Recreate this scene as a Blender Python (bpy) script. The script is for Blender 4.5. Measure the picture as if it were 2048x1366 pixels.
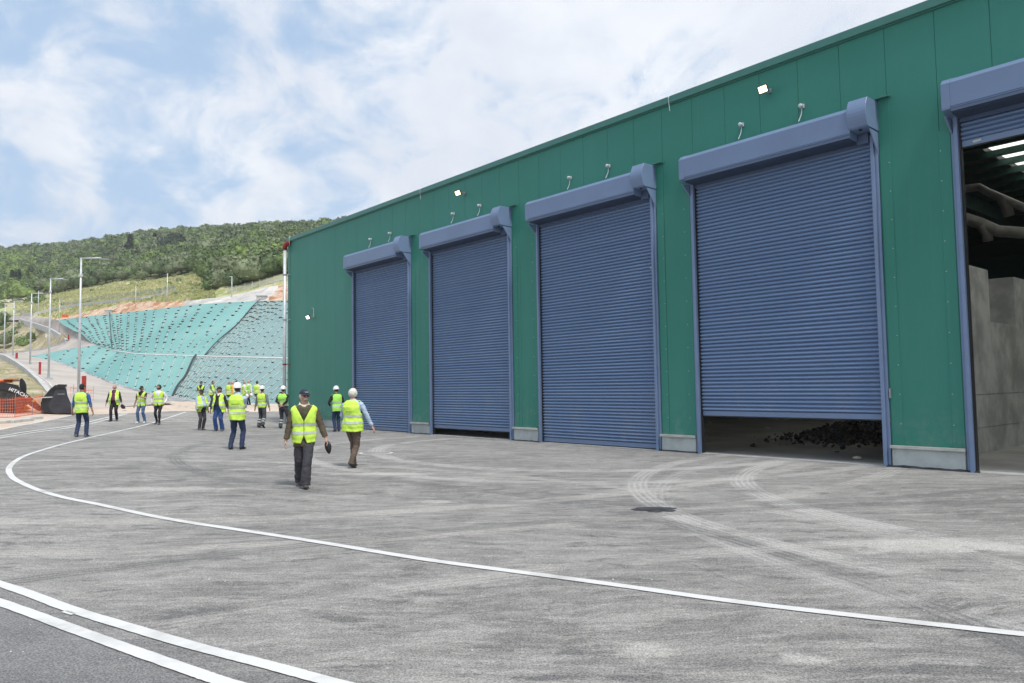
import bpy, bmesh, math, random
import numpy as np
from mathutils import Vector, Matrix, noise as mnoise
from mathutils.kdtree import KDTree
random.seed(11); rng = np.random.default_rng(11)
scene = bpy.context.scene
for o in list(bpy.data.objects): bpy.data.objects.remove(o)
COL = scene.collection

# ------------------------------------------------------------------ camera
FPX, PITCH, ROLL = 1493.5, .0595, -.0146
YAW, FD, N0, EYE = .7136, 16.5, 18.59, 1.82
cp, sp, cr, sr = math.cos(PITCH), math.sin(PITCH), math.cos(ROLL), math.sin(ROLL)
UPV = np.array([0, -sp, cp]); RT = np.array([1., 0, 0]); FW = np.array([0, cp, sp])
R2 = cr*RT+sr*UPV; U2 = cr*UPV-sr*RT
CAM = np.array([0, 0, EYE])
cam = bpy.data.objects.new('camera', bpy.data.cameras.new('camera')); COL.objects.link(cam)
m = Matrix.Identity(4)
for i in range(3):
    m[i][0] = R2[i]; m[i][1] = U2[i]; m[i][2] = -FW[i]; m[i][3] = CAM[i]
cam.matrix_world = m
cam.data.sensor_width = 36; cam.data.lens = 36*FPX/2048
cam.data.clip_start = .1; cam.data.clip_end = 5000
scene.camera = cam

# ------------------------------------------------------------------ light
SUN_EL, SUN_AZ = 60, 147          # azimuth clockwise from +Y
scene.view_settings.view_transform = 'Standard'; scene.view_settings.look = 'None'
scene.view_settings.gamma = 1; scene.view_settings.use_curve_mapping = False
scene.view_settings.exposure = .22
world = bpy.data.worlds.new('World'); scene.world = world; world.use_nodes = True

class NT:
    """tiny helper round a node tree"""
    def __init__(s, tree): s.t = tree; s.n = tree.nodes; s.l = tree.links
    def node(s, typ, **kw):
        n = s.n.new(typ)
        for k, v in kw.items():
            if k == 'inp':
                for a, b in v.items():
                    if hasattr(b, 'is_output'): s.l.new(b, n.inputs[a])
                    else: n.inputs[a].default_value = b
            else: setattr(n, k, v)
        return n
    def math(s, op, a, b=0., clamp=False):
        return s.node('ShaderNodeMath', operation=op, use_clamp=clamp, inp={0: a, 1: b}).outputs[0]
    def mix(s, f, a, b, mode='MIX'):
        n = s.node('ShaderNodeMix', data_type='RGBA', blend_type=mode)
        for i, v in ((0, f), (6, a), (7, b)):
            if hasattr(v, 'is_output'): s.l.new(v, n.inputs[i])
            else: n.inputs[i].default_value = v if i == 0 else (*v[:3], 1)
        return n.outputs[2]
    def ramp(s, f, lo, hi, a=0., b=1.):
        n = s.node('ShaderNodeMapRange', interpolation_type='SMOOTHSTEP', inp={0: f, 1: lo, 2: hi, 3: a, 4: b})
        return n.outputs[0]
    def mapped(s, vec, scale=(1, 1, 1), loc=(0, 0, 0), rot=(0, 0, 0)):
        return s.node('ShaderNodeMapping', inp={'Vector': vec, 'Scale': scale, 'Location': loc, 'Rotation': rot}).outputs[0]
    def noise(s, vec, scale, detail=4, rough=.55, dist=0.):
        return s.node('ShaderNodeTexNoise', inp={'Vector': vec, 'Scale': scale, 'Detail': detail, 'Roughness': rough, 'Distortion': dist}).outputs[0]

w = NT(world.node_tree); w.n.clear()
sky = w.node('ShaderNodeTexSky', sky_type='NISHITA', sun_disc=False, sun_elevation=math.radians(SUN_EL), sun_rotation=math.radians(SUN_AZ),
             altitude=50, air_density=1.0, dust_density=1.0, ozone_density=1.0)
tc = w.node('ShaderNodeTexCoord').outputs['Generated']
sep = w.node('ShaderNodeSeparateXYZ', inp={0: tc})
zz = w.math('ADD', w.math('MAXIMUM', sep.outputs[2], 0.), .55)
plane = w.node('ShaderNodeCombineXYZ', inp={0: w.math('DIVIDE', sep.outputs[0], zz), 1: w.math('DIVIDE', sep.outputs[1], zz), 2: 0.}).outputs[0]
OX, OY = 15, 9
n1 = w.noise(w.mapped(plane, scale=(1, 1, 1), loc=(OX, OY, 0), rot=(0, 0, .5)), 8.0, 10, .60, .35)
n2 = w.noise(w.mapped(plane, loc=(OX+4.2, OY+.5, 0)), 1.6, 3, .5, .3)
# cloud cover closes up toward the right and toward the horizon
cov = w.math('ADD', w.math('MULTIPLY', w.math('SUBTRACT', n1, .5), 1.75), w.math('MULTIPLY', w.math('SUBTRACT', n2, .5), 1.2))
cov = w.math('ADD', cov, w.math('MULTIPLY', w.ramp(sep.outputs[0], -.40, .05), .42))
cov = w.math('ADD', cov, w.ramp(sep.outputs[2], .26, .10, 0., .22))
mask = w.math('ADD', w.math('MULTIPLY', w.ramp(cov, -.16, .36), .86), .09)
n3 = w.noise(w.mapped(plane, loc=(1.2, 9.4, 0)), 2.6, 8, .62, .3)
cloudcol = w.mix(w.ramp(n3, .36, .66), (.86, .885, .93), (.70, .745, .83))
skyc = w.mix(1., sky.outputs[0], (.105, .105, .105), 'MULTIPLY')
skyc = w.mix(.70, skyc, (.41, .61, .87))
final = w.mix(mask, skyc, cloudcol)
final = w.mix(w.ramp(sep.outputs[2], .02, -.03), final, (.62, .68, .76))
bg = w.node('ShaderNodeBackground', inp={0: final, 1: 1.0})
w.l.new(bg.outputs[0], w.node('ShaderNodeOutputWorld').inputs[0])

sun = bpy.data.objects.new('sun', bpy.data.lights.new('sun', 'SUN')); COL.objects.link(sun)
sun.data.energy = 2.9; sun.data.angle = math.radians(12); sun.data.color = (1, .96, .9)
el, az = math.radians(SUN_EL), math.radians(SUN_AZ)
sun.rotation_euler = Vector((math.sin(az)*math.cos(el), math.cos(az)*math.cos(el), math.sin(el))).to_track_quat('Z', 'Y').to_euler()

# ------------------------------------------------------------------ geometry of the place
AL = np.array([math.sin(YAW), -math.cos(YAW), 0]); NN = np.array([math.cos(YAW), math.sin(YAW), 0])
def ray(px, py): return FW+R2*((px-1024)/FPX)-U2*((py-683)/FPX)
def P(px, py, Y):
    r = ray(px, py); return CAM+r*(Y/r[1])
def W(n, out, z): return NN*(FD-out)+AL*(n-N0)+np.array([0, 0, z])
def pix(p):
    q = np.array(p)-CAM; y = q@FW; return 1024+FPX*(q@R2)/y, 683-FPX*(q@U2)/y
def gz(x, y):
    n = x*AL[0]+y*AL[1]+N0; out = FD-(x*NN[0]+y*NN[1])
    t = -n-19.; ramp = .5*(t+math.sqrt(t*t+9))
    ramp = max(0, ramp-.35*math.exp(-abs(t)*.1))
    return .0015*min(max(out, 0), 12)*min(max(8-n, 0), 45)+min(.045*ramp, 1.35)
def G(px, py, dz=0.):
    r = ray(px, py); z = 0.
    for _ in range(25):
        t = (z-EYE)/r[2]; p = CAM+r*t; z = .5*z+.5*gz(p[0], p[1])
    p[2] = gz(p[0], p[1])+dz
    return p

# ------------------------------------------------------------------ helpers
class MB:
    def __init__(s): s.v = []; s.f = []; s.m = []
    def add(s, vs, fs, mi=0):
        b = len(s.v); s.v += [tuple(map(float, v)) for v in vs]; s.f += [tuple(b+i for i in f) for f in fs]; s.m += [mi]*len(fs); return s
    def box(s, a, b, mi=0):
        x0, y0, z0 = a; x1, y1, z1 = b
        return s.add([(x0,y0,z0),(x1,y0,z0),(x1,y1,z0),(x0,y1,z0),(x0,y0,z1),(x1,y0,z1),(x1,y1,z1),(x0,y1,z1)],
                     [(0,3,2,1),(4,5,6,7),(0,1,5,4),(1,2,6,5),(2,3,7,6),(3,0,4,7)], mi)
    def prism(s, poly, axis, a, b, mi=0):
        """polygon (2D) extruded along axis ('x': poly is (y,z); 'y': (x,z); 'z': (x,y))"""
        n = len(poly)
        def mk(p, t): return (t, p[0], p[1]) if axis == 'x' else (p[0], t, p[1]) if axis == 'y' else (p[0], p[1], t)
        vs = [mk(p, a) for p in poly]+[mk(p, b) for p in poly]
        fs = [tuple(range(n))[::-1], tuple(range(n, 2*n))]+[(i, (i+1) % n, n+(i+1) % n, n+i) for i in range(n)]
        return s.add(vs, fs, mi)
    def tube(s, pts, rad, seg=8, mi=0, cap=True, ry=None):
        pts = [Vector(p) for p in pts]; n = len(pts)
        if not hasattr(rad, '__len__'): rad = [rad]*n
        vs = []; up = None
        for i, p in enumerate(pts):
            d = (pts[min(i+1, n-1)]-pts[max(i-1, 0)]).normalized()
            if up is None:
                up = Vector((0, 1, 0)) if abs(d.y) < .9 else Vector((1, 0, 0))
            sx = d.cross(up).normalized(); up = sx.cross(d).normalized()
            for k in range(seg):
                t = 2*math.pi*k/seg
                vs.append(p+sx*math.cos(t)*rad[i]+up*math.sin(t)*rad[i])
        fs = [(i*seg+k, i*seg+(k+1) % seg, (i+1)*seg+(k+1) % seg, (i+1)*seg+k) for i in range(n-1) for k in range(seg)]
        if cap: fs += [tuple(range(seg))[::-1], tuple((n-1)*seg+k for k in range(seg))]
        return s.add(vs, fs, mi)
    def rings(s, rings, mi=0, cap=True):
        seg = len(rings[0]); n = len(rings); vs = [v for r in rings for v in r]
        fs = [(i*seg+k, i*seg+(k+1) % seg, (i+1)*seg+(k+1) % seg, (i+1)*seg+k) for i in range(n-1) for k in range(seg)]
        if cap: fs += [tuple(range(seg))[::-1], tuple((n-1)*seg+k for k in range(seg))]
        return s.add(vs, fs, mi)
    def mesh(s, name, mats, smooth=False):
        me = bpy.data.meshes.new(name); me.from_pydata(s.v, [], s.f)
        for mt in (mats if isinstance(mats, (list, tuple)) else [mats]): me.materials.append(mt)
        if len(me.materials) > 1: me.polygons.foreach_set('material_index', s.m)
        if smooth: me.polygons.foreach_set('use_smooth', [True]*len(me.polygons))
        me.update(); return me
    def build(s, name, mats, parent=None, smooth=False, **kw):
        return obj(name, s.mesh(name, mats, smooth), parent, **kw)

def obj(name, me, parent=None, label=None, cat=None, group=None, kind=None, loc=None, rotz=None):
    o = bpy.data.objects.new(name, me); COL.objects.link(o)
    if parent: o.parent = parent
    if loc is not None: o.location = loc
    if rotz is not None: o.rotation_euler = (0, 0, rotz)
    for k, v in (('label', label), ('category', cat), ('group', group), ('kind', kind)):
        if v: o[k] = v
    return o
def empty(name, loc=(0, 0, 0), rotz=0, **kw):
    o = obj(name, None, loc=loc, rotz=rotz, **kw); o.empty_display_size = .2; return o
def copy_tree(o, parent=None):
    c = o.copy(); COL.objects.link(c)
    if parent: c.parent = parent
    for ch in [x for x in o.children]: copy_tree(ch, c)
    return c
def bevel(o, wdt, seg=1):
    b = o.modifiers.new('bevel', 'BEVEL'); b.width = wdt; b.segments = seg; b.limit_method = 'ANGLE'; return o

# ------------------------------------------------------------------ materials
def mat(name, col, rough=.6, metal=0., var=.12, scale=3., bump=0., bscale=40., spec=.5, emit=None, col2=None, fine=0.):
    mt = bpy.data.materials.new(name); mt.use_nodes = True; t = NT(mt.node_tree); t.n.clear()
    b = t.node('ShaderNodeBsdfPrincipled'); o = t.node('ShaderNodeOutputMaterial'); t.l.new(b.outputs[0], o.inputs[0])
    co = t.node('ShaderNodeTexCoord').outputs['Object']
    n = t.noise(co, scale, 5, .6)
    c2 = col2 or tuple(max(0, c*(1-var*1.6)) for c in col); c1 = tuple(min(1, c*(1+var)) for c in col)
    c = t.mix(t.ramp(n, .35, .65), c1, c2)
    if fine: c = t.mix(fine, c, t.mix(t.ramp(t.noise(co, bscale, 2, .5), .35, .65), (0, 0, 0), (1, 1, 1)), 'OVERLAY')
    t.l.new(c, b.inputs['Base Color'])
    b.inputs['Roughness'].default_value = rough; b.inputs['Metallic'].default_value = metal
    b.inputs['Specular IOR Level'].default_value = spec
    if bump:
        bn = t.node('ShaderNodeBump', inp={'Strength': bump, 'Distance': .02, 'Height': t.noise(co, bscale, 3, .6)})
        t.l.new(bn.outputs[0], b.inputs['Normal'])
    if emit:
        b.inputs['Emission Color'].default_value = (*emit[:3], 1); b.inputs['Emission Strength'].default_value = emit[3]
    return mt

def asphalt_material():
    mt = bpy.data.materials.new('asphalt'); mt.use_nodes = True; t = NT(mt.node_tree); t.n.clear()
    b = t.node('ShaderNodeBsdfPrincipled'); o = t.node('ShaderNodeOutputMaterial'); t.l.new(b.outputs[0], o.inputs[0])
    co = t.node('ShaderNodeTexCoord').outputs['Object']
    wob = t.node('ShaderNodeVectorMath', operation='MULTIPLY_ADD')
    nv = t.node('ShaderNodeTexNoise', inp={'Vector': co, 'Scale': .25, 'Detail': 3.})
    t.l.new(nv.outputs['Color'], wob.inputs[0]); wob.inputs[1].default_value = (1.6, 1.6, 0); t.l.new(co, wob.inputs[2])
    cw = wob.outputs[0]
    sep = t.node('ShaderNodeSeparateXYZ', inp={0: co})
    big = t.ramp(t.noise(cw, .30, 6, .68), .36, .64)
    mid = t.ramp(t.noise(t.mapped(cw, loc=(8, 2, 0), scale=(.7, 1.5, 1)), 2.0, 10, .80), .40, .60)
    s1 = t.ramp(t.noise(t.mapped(cw, scale=(.6, 2.0, 1), rot=(0, 0, .10)), 2.3, 10, .80), .47, .61)
    s2 = t.ramp(t.noise(t.mapped(cw, scale=(.5, 2.2, 1), rot=(0, 0, -.72), loc=(4, 9, 0)), 2.2, 10, .80), .49, .63)
    s3 = t.ramp(t.noise(t.mapped(cw, scale=(.4, 3.0, 1), rot=(0, 0, -1.1), loc=(14, 3, 0)), 1.9, 10, .80), .51, .65)
    drk = t.ramp(t.noise(t.mapped(cw, scale=(.7, 1.8, 1), rot=(0, 0, .25), loc=(31, 2, 0)), 1.9, 10, .80), .52, .64)
    c = t.mix(big, (.262, .259, .252), (.375, .368, .355))
    c = t.mix(t.math('MULTIPLY', mid, .45), c, (.215, .213, .208))
    c = t.mix(t.math('MULTIPLY', s1, .55), c, (.47, .46, .44))
    c = t.mix(t.math('MULTIPLY', s2, .50), c, (.48, .465, .44))
    c = t.mix(t.math('MULTIPLY', s3, .40), c, (.46, .45, .43))
    c = t.mix(t.math('MULTIPLY', drk, .72), c, (.135, .135, .135))
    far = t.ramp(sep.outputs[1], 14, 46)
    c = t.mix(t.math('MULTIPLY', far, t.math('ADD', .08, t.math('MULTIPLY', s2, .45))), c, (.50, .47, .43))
    # wheel tracks: arcs of dust or rubber about turning points
    edge = t.math('MULTIPLY', t.math('SUBTRACT', t.noise(co, 2.2, 6, .75), .5), .9)
    brk = t.ramp(t.noise(t.mapped(co, loc=(2, 3, 0)), .55, 5, .7), .33, .56)
    for (cx_, cy_, r_, w_, st, col_) in ((2.1, 21.9, 6.0, .30, .62, (.54, .53, .51)), (2.1, 21.9, 7.9, .26, .50, (.53, .52, .50)), (10.8, 12.2, 6.8, .30, .62, (.55, .54, .52)), (10.8, 12.2, 8.7, .28, .5, (.54, .53, .51)),
                                         (11.8, 10.6, 9.6, .22, .4, (.52, .51, .50)), (-9., 4., 12.5, .25, .45, (.16, .16, .165)), (-9., 4., 14.3, .22, .45, (.52, .505, .48)), (-6., 26., 15.5, .3, .5, (.53, .51, .48)),
                                         (-6., 26., 17.4, .25, .45, (.53, .51, .48)), (7., -9., 17.8, .22, .42, (.52, .50, .48)), (7., -9., 20.2, .25, .45, (.17, .17, .17)), (3., 24., 12.6, .25, .4, (.16, .16, .165))):
        d = t.node('ShaderNodeVectorMath', operation='DISTANCE'); t.l.new(co, d.inputs[0]); d.inputs[1].default_value = (cx_, cy_, 0)
        dd = t.math('ABSOLUTE', t.math('ADD', t.math('SUBTRACT', d.outputs['Value'], r_), t.math('MULTIPLY', edge, .16)))
        c = t.mix(t.math('MULTIPLY', t.math('MULTIPLY', t.math('MULTIPLY', t.ramp(dd, w_*.95, w_*.45), t.ramp(t.math('SINE', t.math('MULTIPLY', d.outputs['Value'], 62.)), -.6, .8, .45, 1.)), brk), min(1, st*1.35)), c, col_)
    # dropped dust in loose patches
    for (px_, py_, rx_, ry_) in ((4.4, 8.3, .9, .45), (5.2, 8.2, .6, .25), (-1.2, 12., .5, .2), (-2.5, 15.6, 1.4, .25), (.9, 5.2, .3, .2), (-6.5, 13.5, 1.5, .3), (1.9, 5.0, .2, .12)):
        q = t.node('ShaderNodeVectorMath', operation='LENGTH'); t.l.new(t.mapped(co, loc=(-px_/rx_, -py_/ry_, 0), scale=(1/rx_, 1/ry_, 0)), q.inputs[0])
        k_ = t.ramp(t.math('ADD', q.outputs['Value'], t.math('MULTIPLY', edge, 3.2)), 1.15, .35)
        c = t.mix(t.math('MULTIPLY', k_, .55), c, (.60, .585, .55))
    ma = t.node('ShaderNodeVectorMath', operation='MULTIPLY_ADD'); t.l.new(c, ma.inputs[0]); ma.inputs[1].default_value = (1.75, 1.75, 1.75); ma.inputs[2].default_value = (-.290, -.291, -.292)
    mx = t.node('ShaderNodeVectorMath', operation='MAXIMUM'); t.l.new(ma.outputs[0], mx.inputs[0]); mx.inputs[1].default_value = (.10, .10, .10)
    mn = t.node('ShaderNodeVectorMath', operation='MINIMUM'); t.l.new(mx.outputs[0], mn.inputs[0]); mn.inputs[1].default_value = (.62, .61, .585)
    c = mn.outputs[0]
    wobble = t.math('MULTIPLY', t.noise(co, .5, 3, .6), 1.2)
    clean = t.ramp(t.math('ADD', t.math('ADD', sep.outputs[1], t.math('MULTIPLY', sep.outputs[0], .67)), wobble), 4.9, 4.0)
    c = t.mix(t.math('MULTIPLY', clean, .72), c, (.135, .137, .145))
    sc = t.ramp(t.noise(t.mapped(cw, scale=(.6, 3, 1), rot=(0, 0, -.2), loc=(3, 21, 0)), 1.3, 8, .75), .63, .73)
    c = t.mix(t.math('MULTIPLY', sc, .6), c, (.60, .57, .53))
    sp2 = t.ramp(t.noise(t.mapped(co, loc=(5, 5, 0)), 5., 6, .8), .66, .72)
    c = t.mix(t.math('MULTIPLY', sp2, .5), c, (.62, .60, .56))
    grain = t.noise(co, 62, 4, .85)
    g1 = t.ramp(grain, .40, .60)
    c = t.mix(g1, t.mix(.50, c, (.04, .04, .043)), t.mix(.22, c, (.75, .74, .72)))
    g2 = t.ramp(t.noise(co, 17, 4, .8), .38, .62)
    c = t.mix(t.math('MULTIPLY', g2, .22), c, (.10, .10, .105))
    t.l.new(c, b.inputs['Base Color']); b.inputs['Roughness'].default_value = .85; b.inputs['Specular IOR Level'].default_value = .3
    bn = t.node('ShaderNodeBump', inp={'Strength': .5, 'Distance': .012, 'Height': grain})
    t.l.new(bn.outputs[0], b.inputs['Normal'])
    return mt

def leaf_material(name, col, attr=False):
    mt = bpy.data.materials.new(name); mt.use_nodes = True; t = NT(mt.node_tree); t.n.clear()
    b = t.node('ShaderNodeBsdfPrincipled'); o = t.node('ShaderNodeOutputMaterial'); t.l.new(b.outputs[0], o.inputs[0])
    if attr: r = t.node('ShaderNodeAttribute', attribute_name='tone').outputs['Fac']
    else: r = t.node('ShaderNodeObjectInfo').outputs['Random']
    co = t.node('ShaderNodeTexCoord').outputs['Object']
    n = t.ramp(t.noise(co, 1.3 if not attr else .5, 3, .6), .35, .65)
    r1 = t.ramp(r, .0, 1.0)
    c = t.mix(r1, tuple(x*.80 for x in col), tuple(min(1, x*1.25) for x in col))
    h = t.math('FRACT', t.math('MULTIPLY', r, 7.31))
    c = t.mix(t.math('MULTIPLY', h, .35), c, tuple(min(1, x*1.15+.02) for x in col))
    c = t.mix(t.math('MULTIPLY', n, .4), c, tuple(x*.6 for x in col))
    t.l.new(c, b.inputs['Base Color']); b.inputs['Roughness'].default_value = .7
    b.inputs['Specular IOR Level'].default_value = .25
    return mt

def terrain_material(name, cols, scales, bump=.5):
    mt = bpy.data.materials.new(name); mt.use_nodes = True; t = NT(mt.node_tree); t.n.clear()
    b = t.node('ShaderNodeBsdfPrincipled'); o = t.node('ShaderNodeOutputMaterial'); t.l.new(b.outputs[0], o.inputs[0])
    co = t.node('ShaderNodeTexCoord').outputs['Object']
    c = cols[0]; h = None
    for i, (cc, s) in enumerate(zip(cols[1:], scales)):
        n = t.noise(t.mapped(co, loc=(i*7.7, i*3.3, 0)), s, 6, .68, .3)
        c = t.mix(t.ramp(n, .42, .62), c, cc)
    t.l.new(c, b.inputs['Base Color']); b.inputs['Roughness'].default_value = .95; b.inputs['Specular IOR Level'].default_value = .1
    bn = t.node('ShaderNodeBump', inp={'Strength': bump, 'Distance': .5, 'Height': t.noise(co, scales[-1], 6, .7)})
    t.l.new(bn.outputs[0], b.inputs['Normal'])
    return mt

M = dict(
    asphalt=asphalt_material(),
    road=mat('road_asphalt', (.44, .395, .355), .9, var=.1, scale=.25, bump=.2, bscale=30),
    dirt=terrain_material('dirt', [(.56, .45, .36), (.66, .56, .47), (.54, .40, .29), (.58, .52, .46)], [.25, .5, 1.6], .25),
    paint=mat('road_paint', (.80, .80, .79), .7, var=.09, scale=2.2, bump=.2, bscale=90, fine=.3),
    greenwall=None,
    greentrim=mat('green_trim', (.05, .19, .155), .4, var=.03),
    blue=mat('blue_steel', (.158, .228, .365), .34, var=.035, scale=.7, spec=.55),
    slat=mat('slat_blue', (.165, .25, .42), .3, var=.03, scale=.7, spec=.6),
    coil_shade=mat('coil_shadow_blue', (.035, .055, .10), .6, var=.05),
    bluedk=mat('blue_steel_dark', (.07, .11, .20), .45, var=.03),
    rail=mat('blue_rail', (.165, .235, .375), .4, var=.03),
    rubber=mat('black_rubber', (.016, .016, .018), .6),
    plinth=mat('plinth_concrete', (.46, .50, .49), .9, var=.1, scale=1.6, bump=.3, bscale=12),
    sill=mat('metal_sill', (.50, .51, .47), .45, metal=.3, var=.08),
    concrete=mat('concrete', (.56, .56, .52), .9, var=.2, scale=.9, bump=.3, bscale=14),
    floor=mat('interior_floor', (.36, .345, .32), .8, var=.14, scale=.5, bump=.1, bscale=8),
    darkroof=mat('roof_sheet', (.05, .055, .055), .7),
    purlin=mat('purlin_green', (.02, .07, .05), .6),
    duct=mat('duct_metal', (.22, .21, .19), .5, metal=.2),
    galv=mat('galvanised', (.58, .61, .63), .45, metal=.35, var=.06),
    galvd=mat('galvanised_dark', (.34, .35, .36), .5, metal=.4),
    red=mat('red_paint', (.42, .03, .025), .45, var=.12),
    reddk=mat('dark_red_plastic', (.22, .012, .012), .4),
    lamp=mat('floodlight_face', (.9, .85, .7), .5, emit=(1, .80, .50, 3.2)),
    dark=mat('dark_metal', (.03, .03, .032), .5),
    clear=mat('clear_plastic', (.62, .66, .66), .2),
    curb=mat('kerb_concrete', (.50, .50, .48), .9, var=.1, scale=1.5, bump=.2, bscale=12),
    geo=None, soil=terrain_material('brown_soil', [(.50, .41, .30), (.56, .48, .37), (.36, .30, .20), (.24, .25, .12)], [.2, .6, .9]),
    orange_soil=terrain_material('orange_soil', [(.54, .30, .17), (.62, .43, .29), (.40, .17, .09), (.66, .54, .42)], [.12, .3, .8], .8),
    grass=terrain_material('dry_grass', [(.38, .40, .17), (.47, .47, .24), (.27, .32, .11), (.54, .51, .32)], [.06, .16, .6], .8),
    forest_floor=terrain_material('forest_floor', [(.12, .14, .06), (.17, .19, .08), (.09, .11, .04)], [.1, .4]),
    sprayed=terrain_material('sprayed_concrete', [(.55, .53, .50), (.64, .62, .58), (.40, .39, .38)], [.12, .35], .4),
    stone=mat('pale_stone', (.55, .48, .38), .9, var=.2, bump=.5, bscale=6),
)

def wall_material():
    mt = bpy.data.materials.new('green_panel'); mt.use_nodes = True; t = NT(mt.node_tree); t.n.clear()
    b = t.node('ShaderNodeBsdfPrincipled'); o = t.node('ShaderNodeOutputMaterial'); t.l.new(b.outputs[0], o.inputs[0])
    co = t.node('ShaderNodeTexCoord').outputs['Object']
    c = t.mix(t.ramp(t.noise(co, .22, 3, .5), .35, .65), (.033, .205, .152), (.042, .225, .172))
    st = t.ramp(t.noise(t.mapped(co, scale=(6, 6, .18)), 1.0, 6, .7), .50, .78)
    c = t.mix(t.math('MULTIPLY', st, .16), c, (.13, .25, .22))
    lo = t.ramp(t.node('ShaderNodeSeparateXYZ', inp={0: co}).outputs[2], 1.7, .4)
    dn = t.ramp(t.noise(co, 2.6, 6, .7), .42, .72)
    c = t.mix(t.math('MULTIPLY', t.math('MULTIPLY', lo, dn), .35), c, (.26, .31, .28))
    spk = t.ramp(t.noise(co, 9, 6, .8), .70, .76)
    c = t.mix(t.math('MULTIPLY', spk, .30), c, (.35, .42, .38))
    t.l.new(c, b.inputs['Base Color']); b.inputs['Roughness'].default_value = .48; b.inputs['Specular IOR Level'].default_value = .32
    hgt = t.math('ADD', t.math('MULTIPLY', t.noise(t.mapped(co, scale=(1, 1, .5)), .9, 2, .5), 1.), t.math('MULTIPLY', t.math('SINE', t.math('MULTIPLY', t.node('ShaderNodeSeparateXYZ', inp={0: co}).outputs[0], 125.)), .05))
    bn = t.node('ShaderNodeBump', inp={'Strength': .35, 'Distance': .03, 'Height': hgt})
    t.l.new(bn.outputs[0], b.inputs['Normal'])
    return mt
M['greenwall'] = wall_material()
def shutter_material(name, c0, c1):
    mt = bpy.data.materials.new(name); mt.use_nodes = True; t = NT(mt.node_tree); t.n.clear()
    b = t.node('ShaderNodeBsdfPrincipled'); o = t.node('ShaderNodeOutputMaterial'); t.l.new(b.outputs[0], o.inputs[0])
    geo = t.node('ShaderNodeNewGeometry').outputs['Position']; r = t.node('ShaderNodeObjectInfo').outputs['Random']
    c = t.mix(r, c0, c1)
    z = t.node('ShaderNodeSeparateXYZ', inp={0: geo}).outputs[2]
    dn = t.ramp(t.noise(t.mapped(geo, scale=(1, 1, .5)), 1.4, 6, .7), .42, .72)
    c = t.mix(t.math('MULTIPLY', t.math('MULTIPLY', t.ramp(z, 2.6, .2), dn), .35), c, (.36, .37, .38))
    c = t.mix(t.math('MULTIPLY', t.ramp(t.noise(geo, 7, 6, .8), .68, .75), .25), c, (.45, .48, .55))
    t.l.new(c, b.inputs['Base Color']); t.l.new(t.ramp(t.noise(geo, 1.1, 4, .6), .3, .7, .28, .46), b.inputs['Roughness']); b.inputs['Specular IOR Level'].default_value = .5
    return mt
M['slat'] = shutter_material('slat_blue', (.150, .232, .385), (.172, .256, .41))
def geo_material(name, c1, c2):
    mt = bpy.data.materials.new(name); mt.use_nodes = True; t = NT(mt.node_tree); t.n.clear()
    b = t.node('ShaderNodeBsdfPrincipled'); o = t.node('ShaderNodeOutputMaterial'); t.l.new(b.outputs[0], o.inputs[0])
    co = t.node('ShaderNodeTexCoord').outputs['Object']
    n = t.ramp(t.noise(co, .09, 4, .55), .35, .68)
    c = t.mix(n, c1, c2)
    c = t.mix(t.ramp(t.noise(co, .8, 5, .6), .5, .8, 0., .35), c, (.33, .40, .38))
    c = t.mix(t.ramp(t.noise(co, 14, 2, .5), .35, .65, 0., .25), c, (.10, .16, .15))
    t.l.new(c, b.inputs['Base Color']); b.inputs['Roughness'].default_value = .75
    b.inputs['Specular IOR Level'].default_value = .25
    bn = t.node('ShaderNodeBump', inp={'Strength': .35, 'Distance': .4, 'Height': t.noise(co, .45, 4, .6)})
    t.l.new(bn.outputs[0], b.inputs['Normal'])
    return mt
def paint_material():
    mt = bpy.data.materials.new('road_paint'); mt.use_nodes = True; t = NT(mt.node_tree); t.n.clear()
    b = t.node('ShaderNodeBsdfPrincipled'); o = t.node('ShaderNodeOutputMaterial'); t.l.new(b.outputs[0], o.inputs[0])
    co = t.node('ShaderNodeTexCoord').outputs['Object']
    c = t.mix(t.ramp(t.noise(co, 1.1, 5, .65), .45, .72), (.64, .64, .63), (.44, .436, .42))
    wear = t.ramp(t.noise(co, 55, 5, .85), .60, .68); zone_ = t.ramp(t.noise(t.mapped(co, loc=(3, 8, 0)), .9, 4, .6), .40, .68, .12, .9)
    c = t.mix(t.math('MULTIPLY', wear, zone_), c, (.22, .22, .22))
    t.l.new(c, b.inputs['Base Color']); b.inputs['Roughness'].default_value = .7
    return mt
M['paint'] = paint_material()
M['geo'] = geo_material('turquoise_geotextile', (.175, .39, .37), (.24, .46, .435))
M['geoshade'] = geo_material('shade_grey_geotextile', (.20, .315, .32), (.235, .355, .355))  # sun and view difference put into the colour of the same netting

# ------------------------------------------------------------------ ground
def grid_mesh(name, xs, ys, zf, mt):
    v = [(x, y, zf(x, y)) for y in ys for x in xs]; nx = len(xs)
    f = [(j*nx+i, j*nx+i+1, (j+1)*nx+i+1, (j+1)*nx+i) for j in range(len(ys)-1) for i in range(nx-1)]
    me = bpy.data.meshes.new(name); me.from_pydata(v, [], f); me.materials.append(mt)
    me.polygons.foreach_set('use_smooth', [True]*len(me.polygons)); return me
def spaced(a, b, fine0, fine1, st):
    out = list(np.arange(fine0, fine1+st*.5, st)); s = st; x = fine0
    lo = []
    while x > a: s *= 1.35; x -= s; lo.append(x)
    s = st; x = out[-1]; hi = []
    while x < b: s *= 1.35; x += s; hi.append(x)
    return lo[::-1]+out+hi
xs = spaced(-1500, 1500, -60, 30, 2.); ys = spaced(-1500, 1500, -6, 70, 2.)
def gfar(x, y):
    z = gz(x, y)
    # the sheet passes beneath the built slopes
    return z-.03
obj('ground', grid_mesh('ground', xs, ys, gfar, M['dirt']), kind='structure')

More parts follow.
